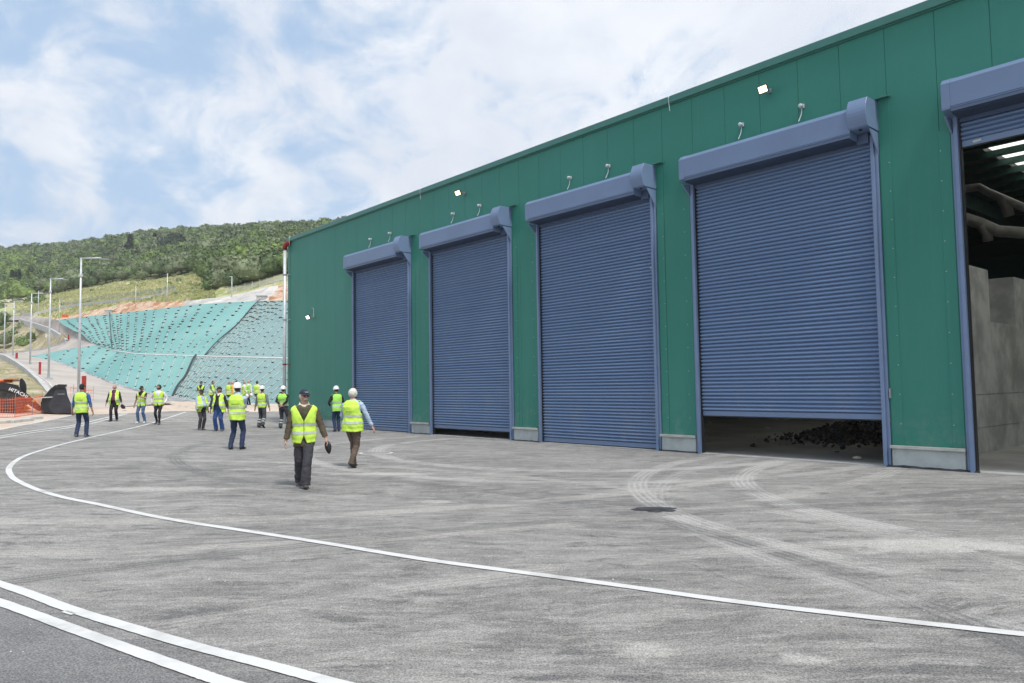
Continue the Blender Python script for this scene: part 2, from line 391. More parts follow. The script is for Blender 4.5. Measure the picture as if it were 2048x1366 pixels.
# asphalt apron: strips running across between near edge and the irregular far edge
def clip_sheet(name, near, far, steps, mt, dz):
    """near/far: matched world polylines; fill a draped sheet between them"""
    v = []; f = []; n = len(near)
    for j in range(steps+1):
        t = (j/steps)**1.0
        for a, b in zip(near, far):
            x = a[0]*(1-t)+b[0]*t; y = a[1]*(1-t)+b[1]*t; v.append((x, y, gz(x, y)+dz))
    for j in range(steps):
        for i in range(n-1): f.append((j*n+i, j*n+i+1, (j+1)*n+i+1, (j+1)*n+i))
    me = bpy.data.meshes.new(name); me.from_pydata(v, [], f); me.materials.append(mt)
    me.polygons.foreach_set('use_smooth', [True]*len(me.polygons))
    return obj(name, me, kind='structure')
far_px = [(-420, 905), (-160, 885), (-60, 871), (0, 861), (60, 848), (110, 837), (140, 831), (185, 829), (230, 827.5), (290, 825), (345, 822.5), (400, 822), (450, 823.5), (510, 824), (560, 823)]
fpts = []
for i in range(len(far_px)-1):
    for k in range(4):
        t = k/4; x = far_px[i][0]*(1-t)+far_px[i+1][0]*t; y = far_px[i][1]*(1-t)+far_px[i+1][1]*t
        fpts.append(G(x, y+random.uniform(-.35, .35)))
c0 = W(-18.6, .0, 0); c1 = W(30, 0.0, 0)
fpts.append(G(571, 824)); 
for k in range(25):
    t = k/24; fpts.append(c0*(1-t)+c1*t+NN*.02)
fpts.append(W(60, 0, 0))
dirt_a = [np.array(p) for p in fpts[:57]]; dirt_b = [p+np.array([p[0]*.9, 45., 0]) if False else p+(p-CAM)/np.linalg.norm((p-CAM)[:2])*46 for p in dirt_a]
clip_sheet('sandy_ground', dirt_a, dirt_b, 40, M['dirt'], .006)
gx = np.linspace(-70, 50, 121); gy = np.concatenate([np.linspace(-40, 0, 21), np.linspace(1, 70, 100)])
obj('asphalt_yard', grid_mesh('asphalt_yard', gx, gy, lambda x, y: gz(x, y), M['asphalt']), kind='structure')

def stripe(name, pix, width, label=None, dz=.008, world=None):
    pts = world if world is not None else [G(*p) for p in pix]
    # resample smooth (catmull-rom)
    q = []
    pts = [np.array(p) for p in pts]; ext = [2*pts[0]-pts[1]]+pts+[2*pts[-1]-pts[-2]]
    for i in range(1, len(ext)-2):
        for k in range(14):
            t = k/14; p0, p1, p2, p3 = ext[i-1:i+3]
            q.append(.5*((2*p1)+(-p0+p2)*t+(2*p0-5*p1+4*p2-p3)*t*t+(-p0+3*p1-3*p2+p3)*t**3))
    q.append(pts[-1]); v = []; f = []
    for i, p in enumerate(q):
        d = q[min(i+1, len(q)-1)]-q[max(i-1, 0)]; d = d[:2]/np.linalg.norm(d[:2]); s = np.array([-d[1], d[0]])
        ww = width/2*(1+random.uniform(-.045, .045))
        for e in (-1, 1):
            x, y = p[:2]+s*ww*e; v.append((x, y, gz(x, y)+dz))
    f = [(2*i, 2*i+2, 2*i+3, 2*i+1) for i in range(len(q)-1)]
    me = bpy.data.meshes.new(name); me.from_pydata(v, [], f); me.materials.append(M['paint'])
    return obj(name, me, kind='structure')
stripe('edge_line', [(372, 824), (345, 833), (322, 840.5), (290, 850), (255, 858.5), (200, 871), (130, 887.5), (86, 900), (50, 912), (28, 925), (17.5, 939), (25, 955), (45, 967), (78, 981), (130, 996), (195, 1009), (312, 1034), (420, 1052), (547, 1071), (680, 1092), (800, 1112), (900, 1127), (1180, 1164), (1460, 1203), (1741, 1236), (2048, 1270), (2300, 1297)], .115)
stripe('centre_line', [(-500, 1030), (-250, 1093), (0, 1169), (137, 1218), (260, 1256), (390, 1294), (530, 1330), (664, 1366), (850, 1412)], .115)
stripe('centre_line', [(-500, 1052), (-250, 1122), (0, 1206), (156, 1263), (270, 1304), (390, 1346), (440, 1363), (600, 1412)], .115)
stripe('paint_tab', [(128, 1224), (148, 1230)], .05)
stripe('lane_line', [(-60, 884), (0, 872.5), (130, 853.5), (190, 841), (246, 827.5)], .13)
stripe('lane_line', [(-60, 889), (0, 876.5), (130, 857), (200, 843), (254, 827.5)], .13)
stripe('lane_line', [(-60, 869), (0, 858.5), (60, 848), (110, 838), (142, 831)], .12)
stripe('painted_tick', [(95, 862.5), (158, 860)], .12)
c = G(752, 906.5)
stripe('painted_ring', None, .085, world=[c+np.array([math.cos(t)*.42, math.sin(t)*.42, 0]) for t in np.linspace(0, 2*math.pi, 17)])
# stains: oil spot and fresh tar along the plinth
def blob(name, c, rx, ry, mt, ang=0, dz=.004, n=40):
    v = [(c[0], c[1], gz(c[0], c[1])+dz+.001)]
    for k in range(n):
        t = 2*math.pi*k/n; r = 1+.35*mnoise.noise(Vector((math.cos(t)*2.3+c[0], math.sin(t)*2.3+c[1], 1)))+random.uniform(-.07, .07)
        x = rx*r*math.cos(t); y = ry*r*math.sin(t)
        x, y = x*math.cos(ang)-y*math.sin(ang)+c[0], x*math.sin(ang)+y*math.cos(ang)+c[1]; v.append((x, y, gz(x, y)+dz))
    me = bpy.data.meshes.new(name); me.from_pydata(v, [], [(0, 1+k, 1+(k+1) % n) for k in range(n)]); me.materials.append(mt)
    return obj(name, me, kind='structure')
M['oil'] = mat('oil_stain', (.045, .045, .05), .7, var=.4, scale=6, fine=.4, bscale=70)
M['tar'] = mat('fresh_tar', (.03, .03, .034), .8, var=.4, scale=6, bump=.8, bscale=30)
blob('oil_stain', G(1310, 1019), .30, .24, M['oil'])
for dx, dy, r in ((.25, .06, .06), (-.25, .03, .07), (.2, -.10, .05), (-.16, .15, .05)):
    c = G(1310, 1019); blob('oil_stain', (c[0]+dx, c[1]+dy), r*1.4, r, M['oil'])

crk = [G(*p) for p in ((1210, 1060), (1290, 1088), (1360, 1118), (1440, 1152), (1520, 1182), (1590, 1207))]
cq = []
for a_, b_ in zip(crk[:-1], crk[1:]):
    for k in range(12): t_ = k/12; cq.append(a_*(1-t_)+b_*t_+np.array([random.uniform(-.02, .02), random.uniform(-.02, .02), 0]))
cv_ = [];
for i_, p_ in enumerate(cq):
    w_ = random.uniform(.001, .006); cv_ += [(p_[0], p_[1]-w_, .005), (p_[0], p_[1]+w_, .005)]
me = bpy.data.meshes.new('hairline_crack'); me.from_pydata(cv_, [], [(2*i, 2*i+2, 2*i+3, 2*i+1) for i in range(len(cq)-1)]); me.materials.append(M['tar']); obj('hairline_crack', me, kind='structure')
# scattered grit: tiny stones and crumbs that have come off the lorries
gv = []; gf = []
for k in range(1100):
    x = rng.uniform(-12, 12); y = rng.uniform(4.2, 24)
    if (x*NN[0]+y*NN[1]) > FD-.2: continue
    z = gz(x, y); s_ = rng.uniform(.003, .009)*(1+y*.03); b = len(gv); a = rng.uniform(0, 6.28); ca, sa = math.cos(a)*s_, math.sin(a)*s_
    gv += [(x+ca, y+sa, z), (x-sa, y+ca*.7, z), (x-ca, y-sa, z), (x+sa, y-ca*.7, z), (x, y, z+s_*.9)]; gf += [(b, b+1, b+4), (b+1, b+2, b+4), (b+2, b+3, b+4), (b+3, b, b+4)]
me = bpy.data.meshes.new('grit'); me.from_pydata(gv, [], gf); me.materials.append(M['curb']); obj('grit', me, kind='stuff', label='small stones and grit scattered over the asphalt yard', cat='grit')

# ------------------------------------------------------------------ terrain patches
def interp_curve(cv, n):
    cv = np.array([P(*c) for c in cv]); t = np.linspace(0, len(cv)-1, n)
    i = np.minimum(t.astype(int), len(cv)-2); fr = (t-i)[:, None]
    return cv[i]*(1-fr)+cv[i+1]*fr
def ruled(name, A, B, nu, nv, mt, amp=0., freq=.2, dz=0., **kw):
    a = interp_curve(A, nu); b = interp_curve(B, nu); v = []
    for j in range(nv+1):
        t = j/nv
        for i in range(nu):
            p = a[i]*(1-t)+b[i]*t
            h = amp*mnoise.noise(Vector(p*freq))*math.sin(math.pi*min(max(t, 0), 1))**.5 if amp else 0
            v.append((p[0], p[1], p[2]+h+dz))
    f = [(j*nu+i, j*nu+i+1, (j+1)*nu+i+1, (j+1)*nu+i) for j in range(nv) for i in range(nu-1)]
    me = bpy.data.meshes.new(name); me.from_pydata(v, [], f); me.materials.append(mt)
    me.polygons.foreach_set('use_smooth', [True]*len(me.polygons))
    o = obj(name, me, **kw); o['_n'] = 1; del o['_n']
    return o, (a, b)

road_rows = [((118, 822, 40), (345, 806, 53)), ((125, 812, 44), (330, 797, 57)), ((105, 789, 52), (300, 788, 63)), ((85, 765, 62), (250, 775, 68)), ((72, 753, 68), (200, 757, 76)),
             ((60, 742, 74), (150, 737, 88)), ((38, 727, 88), (110, 722, 100)), ((15, 714, 102), (62, 713, 112)), ((-10, 707, 115), (62, 712.6, 112.5)),
             ((10, 706, 124), (66, 711.5, 112.5)), ((40, 705, 127), (84, 708.4, 110.5)), ((83, 700, 125), (110, 703, 108)), ((115, 691, 120), (150, 696, 104)),
             ((136, 683, 116), (192, 690, 100)), ((134, 679, 119), (173, 676, 109)), ((118, 668, 126), (150, 662, 118)), ((100, 658, 134), (130, 650, 125)),
             ((70, 648, 148), (112, 639, 131)), ((42, 640, 162), (75, 634, 150)), ((0, 641, 190), (30, 630, 175)), ((-80, 645, 230), (-40, 630, 210))]
ruled('access_road', [r[0] for r in road_rows], [r[1] for r in road_rows], 161, 6, M['road'], kind='structure')
# kerb along the outer / island side of the road
def kerb(name, pix, wdt, hgt, drop, mt, label, cat='kerb', **kw):
    a = interp_curve(pix, len(pix)*6); mb = MB(); rings = []
    for i, p in enumerate(a):
        d = a[min(i+1, len(a)-1)]-a[max(i-1, 0)]; d = d[:2]/np.linalg.norm(d[:2]); s = np.array([-d[1], d[0]])
        q = p[:2]+s*wdt
        rings.append([(p[0], p[1], p[2]-.1), (p[0], p[1], p[2]+hgt), (q[0], q[1], p[2]+hgt), (q[0], q[1], p[2]-drop)])
    mb.rings(rings); return mb.build(name, mt, label=label, cat=cat, **kw)
kerb('retaining_kerb', [r[0] for r in road_rows[2:9]], .35, .22, 1.0, M['curb'], 'long grey concrete kerb wall along the outer side of the climbing road')
kerb('retaining_kerb', [r[0] for r in road_rows[8:19]], .4, .28, .7, M['curb'], 'pale concrete kerb wrapping the bushy island inside the upper hairpin')
# white edge paint on the road
def road_line(a_idx, off, wdt):
    a = interp_curve([r[0] for r in road_rows[a_idx[0]:a_idx[1]]], 60); b = interp_curve([r[1] for r in road_rows[a_idx[0]:a_idx[1]]], 60)
    v = []
    for p, q in zip(a, b):
        L = np.linalg.norm(q-p); u = (q-p)/L
        for e in (off, off+wdt): v.append(tuple(p+u*e+np.array([0, 0, .03])))
    me = bpy.data.meshes.new('road_line'); me.from_pydata(v, [], [(2*i, 2*i+1, 2*i+3, 2*i+2) for i in range(59)]); me.materials.append(M['paint'])
    obj('road_edge_line', me, kind='structure')
road_line((2, 9), .45, .14)
road_line((9, 18), .5, .14)

A = [(62, 713, 112), (110, 722, 100), (150, 737, 88), (200, 757, 76), (250, 775, 68), (300, 788, 63), (345, 794, 60)]
B = [(62, 713, 112), (125, 700, 106), (192, 690, 100), (228, 702, 91), (270, 708.5, 81), (330, 711, 74), (392, 713, 69)]
sl1, cv1 = ruled('geotextile_slope', A, B, 73, 26, M['geo'], .5, .12, label='turquoise netted embankment between the climbing road and the grey slope', cat='embankment')
C1 = [(345, 794, 60), (365, 799, 58.5), (400, 807, 57), (465, 809, 56.5), (540, 809, 56), (620, 809, 55.5), (720, 809, 55)]
D1 = [(392, 713, 69), (440, 714.5, 68), (500, 716, 67), (575, 718, 66), (650, 719, 65.5), (720, 720, 65), (820, 722, 64)]
sl2, cv2 = ruled('geotextile_slope', C1, D1, 73, 26, M['geoshade'], .25, .12, label='grey green netted embankment low beside the warehouse corner', cat='embankment')
B2 = [(192, 690, 100), (228, 702, 91), (270, 708.5, 81), (330, 711, 74), (392, 713, 69), (440, 714.5, 68), (500, 716, 67), (575, 718, 66), (650, 719, 65.5), (720, 720, 65), (820, 722, 64)]
B3 = [(192, 689.4, 100.5), (228, 700.6, 92.5), (270, 706.5, 83.2), (330, 709, 76.4), (392, 711, 71.4), (440, 712.2, 70.5), (500, 713.5, 69.5), (575, 715.2, 68.4), (650, 716, 68), (720, 717, 67.5), (820, 719, 66.5)]
ruled('bench_path', B2, B3, 90, 2, M['curb'], kind='structure', dz=.03)
UB = [(192, 690, 100.2), (205, 692.5, 97), (228, 700.6, 92.5), (250, 704, 87.5), (290, 707.5, 81), (345, 709.5, 75.3), (410, 711.5, 71.2), (470, 712.7, 70), (580, 715.3, 68.4), (700, 717, 67.6)]
UT = [(115, 640, 130), (160, 634.5, 124), (205, 629.5, 117), (250, 625, 112), (310, 618.5, 104), (400, 608, 97), (520, 601.5, 92), (575, 600, 90), (690, 600, 88), (800, 600, 86)]
sl3, cv3 = ruled('geotextile_slope', UB[:7], UT[:7], 97, 36, M['geo'], .5, .1, label='upper turquoise netted embankment below the orange earth bank', cat='embankment')
sl4, cv4 = ruled('geotextile_slope', UB[6:], UT[6:], 49, 36, M['geoshade'], .3, .1, label='upper grey green netted embankment meeting the warehouse edge', cat='embankment')

# seams of the netting (ropes)
def rope(cv, u, mt, r=.05, name='rope'):
    a, b = cv; i = u*(len(a)-1); k = int(min(i, len(a)-2)); fr = i-k
    p = a[k]*(1-fr)+a[k+1]*fr; q = b[k]*(1-fr)+b[k+1]*fr
    return p, q
M['ropem'] = mat('pale_rope', (.42, .50, .48), .8)
M['bag'] = mat('sandbag', (.045, .05, .048), .9, var=.3)
M['bagp'] = mat('sandbag_pale', (.34, .32, .24), .9, var=.3)
bagmesh = {}
for nm, mt in (('dark', M['bag']), ('pale', M['bagp'])):
    mb = MB(); rr = []
    for t, s in ((0, .35), (.15, .85), (.5, 1), (.85, .85), (1, .35)):
        rr.append([((t-.5)*.52+.02*math.cos(k*9), math.cos(2*math.pi*k/7)*.17*s, .09+math.sin(2*math.pi*k/7)*.11*s) for k in range(7)])
    mb.rings(rr); bagmesh[nm] = mb.mesh('sandbag', mt, True)
spots = []; ropes = {0: MB(), 1: MB(), 2: MB(), 3: MB()}
def surf(cv, u, t, amp, freq):
    p, q = rope(cv, u, None); r = p*(1-t)+q*t
    r = r.copy(); r[2] += amp*mnoise.noise(Vector(r*freq))*math.sin(math.pi*t)**.5 if 0 < t < 1 else 0
    return r
for si, (cv, us, step, amp, freq, kindp) in enumerate((
        (cv1, [.10, .2, .3, .38, .46, .54, .61, .67, .73, .79, .85, .90, .95], 2.1, .5, .12, 0.),
        (cv2, [.02, .05, .08, .11, .145, .18, .21, .25, .29, .33, .37, .41, .45, .49, .53, .57, .61, .65], 1.35, .25, .12, .6),
        (cv3, [.06, .14, .22, .28, .34, .40, .44, .47, .52, .57, .62, .67, .72, .76, .80, .84, .88, .92, .96], 1.7, .5, .1, .08),
        (cv4, [.0, .04, .08, .12, .16, .2, .25, .3, .35, .4, .45, .5, .55, .6, .65], 1.7, .3, .1, .25))):
    for u in us:
        pl = [surf(cv, u, t, amp, freq)+np.array([0, 0, .03]) for t in np.linspace(.01, .99, 10)]
        ropes[si].tube([tuple(p) for p in pl], .035, 4)
        L = np.linalg.norm(pl[-1]-pl[0]); n = max(2, int(L/step*random.uniform(.9, 1.1)))
        for k in range(n):
            t = (k+.5+random.uniform(-.22, .22))/n
            p = surf(cv, min(max(u+random.uniform(-.004, .004), 0), 1), t, amp, freq)
            spots.append((p, random.random() < kindp, ('lower turquoise', 'lower grey green', 'upper turquoise', 'upper grey green')[si]))
for si, o in enumerate((sl1, sl2, sl3, sl4)):
    ropes[si].build('seam_rope', M['ropem'], o)
# dark seams between sheets
def seam(p0, p1, r, parent, mt=None):
    a = P(*p0); b = P(*p1); n = 14
    MB().tube([tuple(a*(1-t)+b*t+np.array([0, 0, .1+.15*math.sin(t*9)])) for t in np.linspace(0, 1, n)], r, 6).build('sheet_edge', mt or M['dark'], parent)
seam((345, 794, 59.8), (392, 713, 68.8), .085, sl2)
seam((410, 711.5, 71), (520, 601.5, 91.8), .055, sl4)
seam((224, 700.5, 93), (219, 627, 115), .05, sl3)
spots.sort(key=lambda s: s[0][1])
for i, (p, pale, wh_) in enumerate(spots[:300]):
    o = obj('sandbag', bagmesh['pale' if pale else 'dark'], loc=tuple(p), rotz=random.uniform(-.5, .5),
            label=('pale' if pale else 'dark')+' sandbag pinning the net of the '+wh_+' embankment, %s' % ('near its foot' if p[2] < 2.6 or 5.6 < p[2] < 8 else 'up its face'), cat='sandbag', group='sandbags pinning the embankment netting')
    o.scale = (random.uniform(.36, .54),)*3
mb = MB()
for p, pale, wh_ in spots[300:]:
    me = bagmesh['dark']; s = random.uniform(.55, .78)
    mb.add([(v.co.x*s+p[0], v.co.y*s+p[1], v.co.z*s+p[2]) for v in me.vertices], [tuple(f.vertices) for f in me.polygons], int(pale))
mb.build('sandbags', [M['bag'], M['bagp']], smooth=True, kind='stuff', label='many small sandbags in rows on the higher part of the netted embankment', cat='sandbags')

# grey skirt of loose sheeting at the foot of the turquoise slope
ruled('gravel_verge', [(110, 726, 98), (150, 742, 86), (200, 763, 74.5), (250, 781, 66.5), (300, 794, 61.5), (352, 806, 57), (405, 812, 55.5)],
      [(110, 721.5, 100), (150, 736.5, 88), (200, 756.5, 76), (250, 774.5, 68), (300, 787.5, 63), (345, 793.5, 60), (405, 806.5, 57.2)], 60, 3,
      mat('verge_gravel', (.33, .35, .36), .9, var=.3, scale=1.5, bump=.6, bscale=3), .15, .5, dz=.10, kind='structure')

# island and left bank
ruled('island_slope', [(-40, 712, 112), (-10, 706.5, 116), (10, 705.5, 125), (40, 704.5, 128), (83, 699.5, 126), (115, 690.5, 121), (136, 682.6, 117)],
      [(-90, 652, 215), (-30, 648, 195), (0, 643, 188), (42, 641, 161), (75, 650, 145), (100, 659, 133), (136, 682, 117.5)], 60, 12, M['soil'], 2.2, .09, kind='structure', dz=-.25)
ruled('left_bank', [(140, 822, 39), (110, 826, 38), (50, 832, 37), (-30, 838, 36), (-150, 846, 35), (-400, 860, 32)],
      [(112, 800, 49), (85, 771, 61.5), (50, 741, 78), (15, 720, 101), (-20, 712, 116), (-60, 706, 130)], 50, 24, M['soil'], .8, .25, kind='structure', dz=-.12)

# hill
xs_h = np.array([-260, -160, -60, 0, 40, 75, 115, 150, 180, 215, 250, 290, 330, 365, 400, 440, 480, 530, 560, 620, 700, 820, 950.])
def crv(pts):
    pts = np.array(pts, float); return np.interp(xs_h, pts[:, 0], pts[:, 1]), np.interp(xs_h, pts[:, 0], pts[:, 2])
rowT = crv([(-260, 630, 270), (0, 631, 189), (40, 630, 170), (75, 635, 149.5), (115, 640.5, 129.8), (160, 635, 123.8), (205, 630, 116.8), (250, 625.6, 111.8), (310, 619, 103.8), (400, 608.6, 96.8), (520, 602, 91.8), (575, 600.5, 89.8), (700, 600.5, 87), (950, 602, 84)])
row1 = crv([(-260, 622, 280), (0, 622, 200), (60, 629, 160), (115, 637.5, 135), (165, 625.5, 129), (214, 615, 122), (264, 602, 117), (314, 606, 108), (364, 604, 102.5), (380, 602, 101.5), (424, 597, 100), (463, 592, 99), (513, 579, 98), (559, 570, 97), (700, 556, 93), (950, 550, 90)])
row2 = crv([(-260, 605, 300), (0, 608, 230), (80, 612, 190), (130, 595, 175), (200, 589, 160), (260, 580, 150), (330, 575, 140), (390, 577, 125), (430, 589, 105), (480, 583, 101.5), (530, 571, 99), (560, 564, 98), (700, 553, 95), (950, 547, 92)])
row3 = crv([(-260, 600, 320), (0, 603, 260), (60, 603, 235), (100, 590, 220), (130, 582, 215), (200, 572, 205), (250, 561, 195), (330, 552, 185), (390, 550, 172), (430, 575, 112), (480, 573, 107), (560, 552, 104), (700, 545, 100), (950, 538, 96)])
row4 = crv([(-260, 560, 360), (0, 558, 320), (130, 545, 300), (330, 515, 280), (430, 515, 215), (560, 502, 200), (700, 498, 195), (950, 490, 190)])
row5 = crv([(-260, 508, 460), (0, 505, 455), (100, 503, 450), (165, 493, 450), (230, 483, 445), (300, 474, 440), (360, 471, 435), (400, 467, 430), (500, 462, 420), (580, 457, 410), (700, 452, 400), (950, 446, 390)])
rows = []
for (y0, Y0), (y1, Y1), k in ((rowT, row1, 3), (row1, row2, 4), (row2, row3, 6), (row3, row4, 8), (row4, row5, 10)):
    a = np.array([P(x, y, Y) for x, y, Y in zip(xs_h, y0, Y0)]); b = np.array([P(x, y, Y) for x, y, Y in zip(xs_h, y1, Y1)])
    for j in range(k): rows.append(a*(1-j/k)+b*(j/k))
rows.append(b); crest = b
rows.append(b+np.array([-6, 45, -6])); rows.append(b+np.array([-25, 200, -70])); rows.append(b+np.array([-60, 500, -110]))
H = np.array(rows)
# refine columns
def refine(H, k=8):
    out = []
    for i in range(H.shape[1]-1):
        for j in range(k): out.append(H[:, i]*(1-j/k)+H[:, i+1]*(j/k))
    out.append(H[:, -1]); return np.stack(out, 1)
HR = refine(H)
nr, nc = HR.shape[:2]
for j in range(1, nr):
    for i in range(nc):
        p = HR[j, i]; s = min(1, max(0, j-2)/10)
        HR[j, i, 2] += s*(1.5*mnoise.noise(Vector(p*.03))+.5*mnoise.noise(Vector(p*.12)))
def hill_part(name, j0, j1, mt, i0=0, i1=None, dz=0, **kw):
    i1 = nc if i1 is None else i1; S = HR[j0:j1+1, i0:i1]
    v = [tuple(p+np.array([0, 0, dz])) for r in S for p in r]; n = S.shape[1]
    f = [(j*n+i, j*n+i+1, (j+1)*n+i+1, (j+1)*n+i) for j in range(S.shape[0]-1) for i in range(n-1)]
    me = bpy.data.meshes.new(name); me.from_pydata(v, [], f); me.materials.append(mt)
    me.polygons.foreach_set('use_smooth', [True]*len(me.polygons)); return obj(name, me, **kw)
ci = lambda x: int(round(np.interp(x, xs_h, np.arange(len(xs_h)))*8))
bands = {'grass_bank': ([], M['grass']), 'earth_bank': ([], M['orange_soil']), 'concrete_apron': ([], M['sprayed'])}
for j in range(3):
    for i in range(nc-1):
        q = (HR[j, i]+HR[j+1, i+1])/2; x, y = pix(q)
        wob_ = 3*mnoise.noise(Vector((x*.09, y*.2, 0)))
        k_ = 'grass_bank' if x < 104 or (j == 2 and x < 240 and wob_ > .3) else 'concrete_apron' if 369+wob_ < x < 559-(y-571)*.77 else 'earth_bank'
        bands[k_][0].append((j*nc+i, j*nc+i+1, (j+1)*nc+i+1, (j+1)*nc+i))
for k_, (fs, mt) in bands.items():
    me = bpy.data.meshes.new(k_); me.from_pydata([tuple(p+np.array([0, 0, .25*mnoise.noise(Vector(p*.8))*(jj in (1, 2))])) for jj, r in enumerate(HR[:4]) for p in r], [], fs); me.materials.append(mt)
    bm = bmesh.new(); bm.from_mesh(me); bmesh.ops.delete(bm, geom=[v for v in bm.verts if not v.link_faces], context='VERTS'); bm.to_mesh(me); bm.free()
    me.polygons.foreach_set('use_smooth', [True]*len(me.polygons)); obj(k_, me, kind='structure')
hill_part('grass_slope', 3, 13, M['grass'], kind='structure')
hill_part('wooded_hill', 13, nr-1, M['forest_floor'], kind='structure')

# ------------------------------------------------------------------ trees
def crown_arrays(seed, leaves=260, ico=2, shape='round', leaf=.085):
    """bumpy inner mass plus leaf-clump faces; unit size (width 2, height about 1.7), base at z=0"""
    rg = np.random.default_rng(seed)
    bm = bmesh.new(); bmesh.ops.create_icosphere(bm, subdivisions=ico, radius=1)
    lob = [(rg.normal(size=3), rg.uniform(.15, .38)) for _ in range(7)]
    off = Vector(rg.uniform(0, 50, 3))
    def rad(d):
        r = .74
        for l, a in lob:
            l = l/np.linalg.norm(l); r += a*max(0, float(np.dot(d, l))-.45)
        return r+.16*mnoise.noise(Vector(d)*2.4+off)
    def place(d, k=1.):
        r = rad(d)*k; p = d*r
        if shape == 'round': return np.array([p[0], p[1], max(p[2]*.78, -.5)+.72])
        return np.array([p[0]*.30, p[1]*.30, p[2]*1.9+1.9])
    V = [place(np.array(v.co)) *np.array([.9, .9, .95]) for v in bm.verts]; F = [tuple(v.index for v in f.verts) for f in bm.faces]; bm.free()
    for _ in range(leaves):
        d = rg.normal(size=3); d /= np.linalg.norm(d)
        if d[2] < -.55: d[2] *= -1
        c = place(d, rg.uniform(.82, 1.10)); s = leaf*rg.uniform(.6, 1.5)
        a = rg.normal(size=3); a /= np.linalg.norm(a); a = a*.65+d*.0; b = np.cross(a, rg.normal(size=3)); b /= np.linalg.norm(b)
        k = len(V)
        V += [c-a*s-b*s*.6, c+a*s-b*s*.5, c+a*s*.7+b*s, c-a*s*.8+b*s*.8]; F.append((k, k+1, k+2, k+3))
    return np.array(V), F
def mesh_from(name, V, F, mt, smooth=False):
    me = bpy.data.meshes.new(name); me.from_pydata([tuple(v) for v in V], [], F); me.materials.append(mt)
    return me
leaf_cols = {'grey': (.185, .225, .125), 'green': (.135, .20, .07), 'dark': (.095, .14, .06), 'bright': (.20, .28, .08)}
LM = {k: leaf_material(k+'_foliage', c) for k, c in leaf_cols.items()}
LA = {k: leaf_material(k+'_foliage_mass', c, True) for k, c in leaf_cols.items()}
arrs = [crown_arrays(s) for s in range(5)]
crowns = {k: [mesh_from('crown', V, F, LM[k]) for V, F in arrs] for k in leaf_cols}
bark = mat('bark', (.10, .08, .06), .9, var=.2)
mb = MB(); mb.tube([(0, 0, -.4), (.02, .01, .5), (.05, -.03, 1.0)], [.11, .08, .05], 6)
for a in range(3): mb.tube([(.02, 0, .5), (.3*math.cos(a*2.1), .3*math.sin(a*2.1), .95)], [.05, .02], 5)
trunk_me = mb.mesh('trunk', bark)
# sample the wooded part of the hill
cells = {}; trees = []
def surface_at(jf, if_):
    j = min(int(jf), nr-2); i = min(int(if_), nc-2); a, b = jf-j, if_-i
    return (HR[j, i]*(1-a)*(1-b)+HR[j+1, i]*a*(1-b)+HR[j, i+1]*(1-a)*b+HR[j+1, i+1]*a*b)
def hill_at(x, y):
    i_ = float(np.interp(x, xs_h, np.arange(len(xs_h)))*8); lo = None
    for jf in np.linspace(0, 30, 400):
        p = surface_at(jf, i_); d = abs(pix(p)[1]-y)+abs(pix(p)[0]-x)*.1
        if lo is None or d < lo[0]: lo = (d, p)
    return lo[1]
def try_tree(p, w_, force=False):
    k = (int(p[0]//3), int(p[1]//3))
    if not force:
        for dx in (-1, 0, 1):
            for dy in (-1, 0, 1):
                for (q, wq) in cells.get((k[0]+dx, k[1]+dy), ()):
                    if math.hypot(q[0]-p[0], q[1]-p[1]) < .36*(w_+wq): return False
    cells.setdefault(k, []).append((p, w_)); return True
areaw = []
for j in range(13, 33):
    for i in range(nc-1):
        d1 = HR[j+1, i]-HR[j, i]; d2 = HR[j, i+1]-HR[j, i]; areaw.append((j, i, np.linalg.norm(np.cross(d1, d2))))
ws = np.array([a[2] for a in areaw]); pick = rng.choice(len(areaw), size=16000, p=ws/ws.sum())
for q in pick:
    j, i, _ = areaw[q]
    if j > nr-3: continue
    p = surface_at(j+rng.random(), i+rng.random()); x, y = pix(p)
    if x < -70 or x > 740: continue
    if j > nr-4 and p[1] > crest[0][1]+20: continue
    wd = rng.uniform(3.6, 6.6)*(1.12 if p[1] > 300 else .95)
    if try_tree(p, wd): 
        left = (x < 70 and y > 490+ x*.5)
        r = rng.random()
        kd = ('bright' if r < .6 else 'green') if left and p[1] < 420 else ('grey' if r < .40 else 'green' if r < .68 else 'dark' if r < .92 else 'bright')
        trees.append((p, wd, kd))
trees.sort(key=lambda t: t[0][1])
print('trees', len(trees))
tlabels_ = {'grey': 'grey green round tree among the trees on the hillside', 'green': 'mid green bushy tree among the trees on the hillside',
           'dark': 'dark green round tree among the trees on the hillside', 'bright': 'bright yellow green tree among the trees on the hillside'}
tshort = {'grey': 'grey green round tree', 'green': 'mid green bushy tree', 'dark': 'dark green round tree', 'bright': 'yellow green tree'}
def zone(p):
    x, y = pix(p); names = ['left of all the street lamps', 'behind the fourth lamp', 'behind the third lamp', 'behind the second lamp', 'behind the tallest lamp', 'right of the tallest lamp', 'behind the stony strip', 'behind the slim crest poles', 'left of the meadow corner', 'above the meadow corner', 'above the concrete apron', 'left of the warehouse corner', 'beside the warehouse corner', 'behind the warehouse eave']
    a = names[int(np.searchsorted([5, 40, 80, 120, 175, 215, 260, 310, 360, 410, 460, 520, 575], x))]
    e = np.interp(x, [0, 80, 200, 330, 430, 560], [603, 598, 572, 552, 570, 550]); d = e-y
    return ('at the foot of the wood' if d < 6 else 'low in the wood' if d < 18 else 'partway up the wood' if d < 34 else 'halfway up the wood' if d < 55 else 'high in the wood')+' '+a
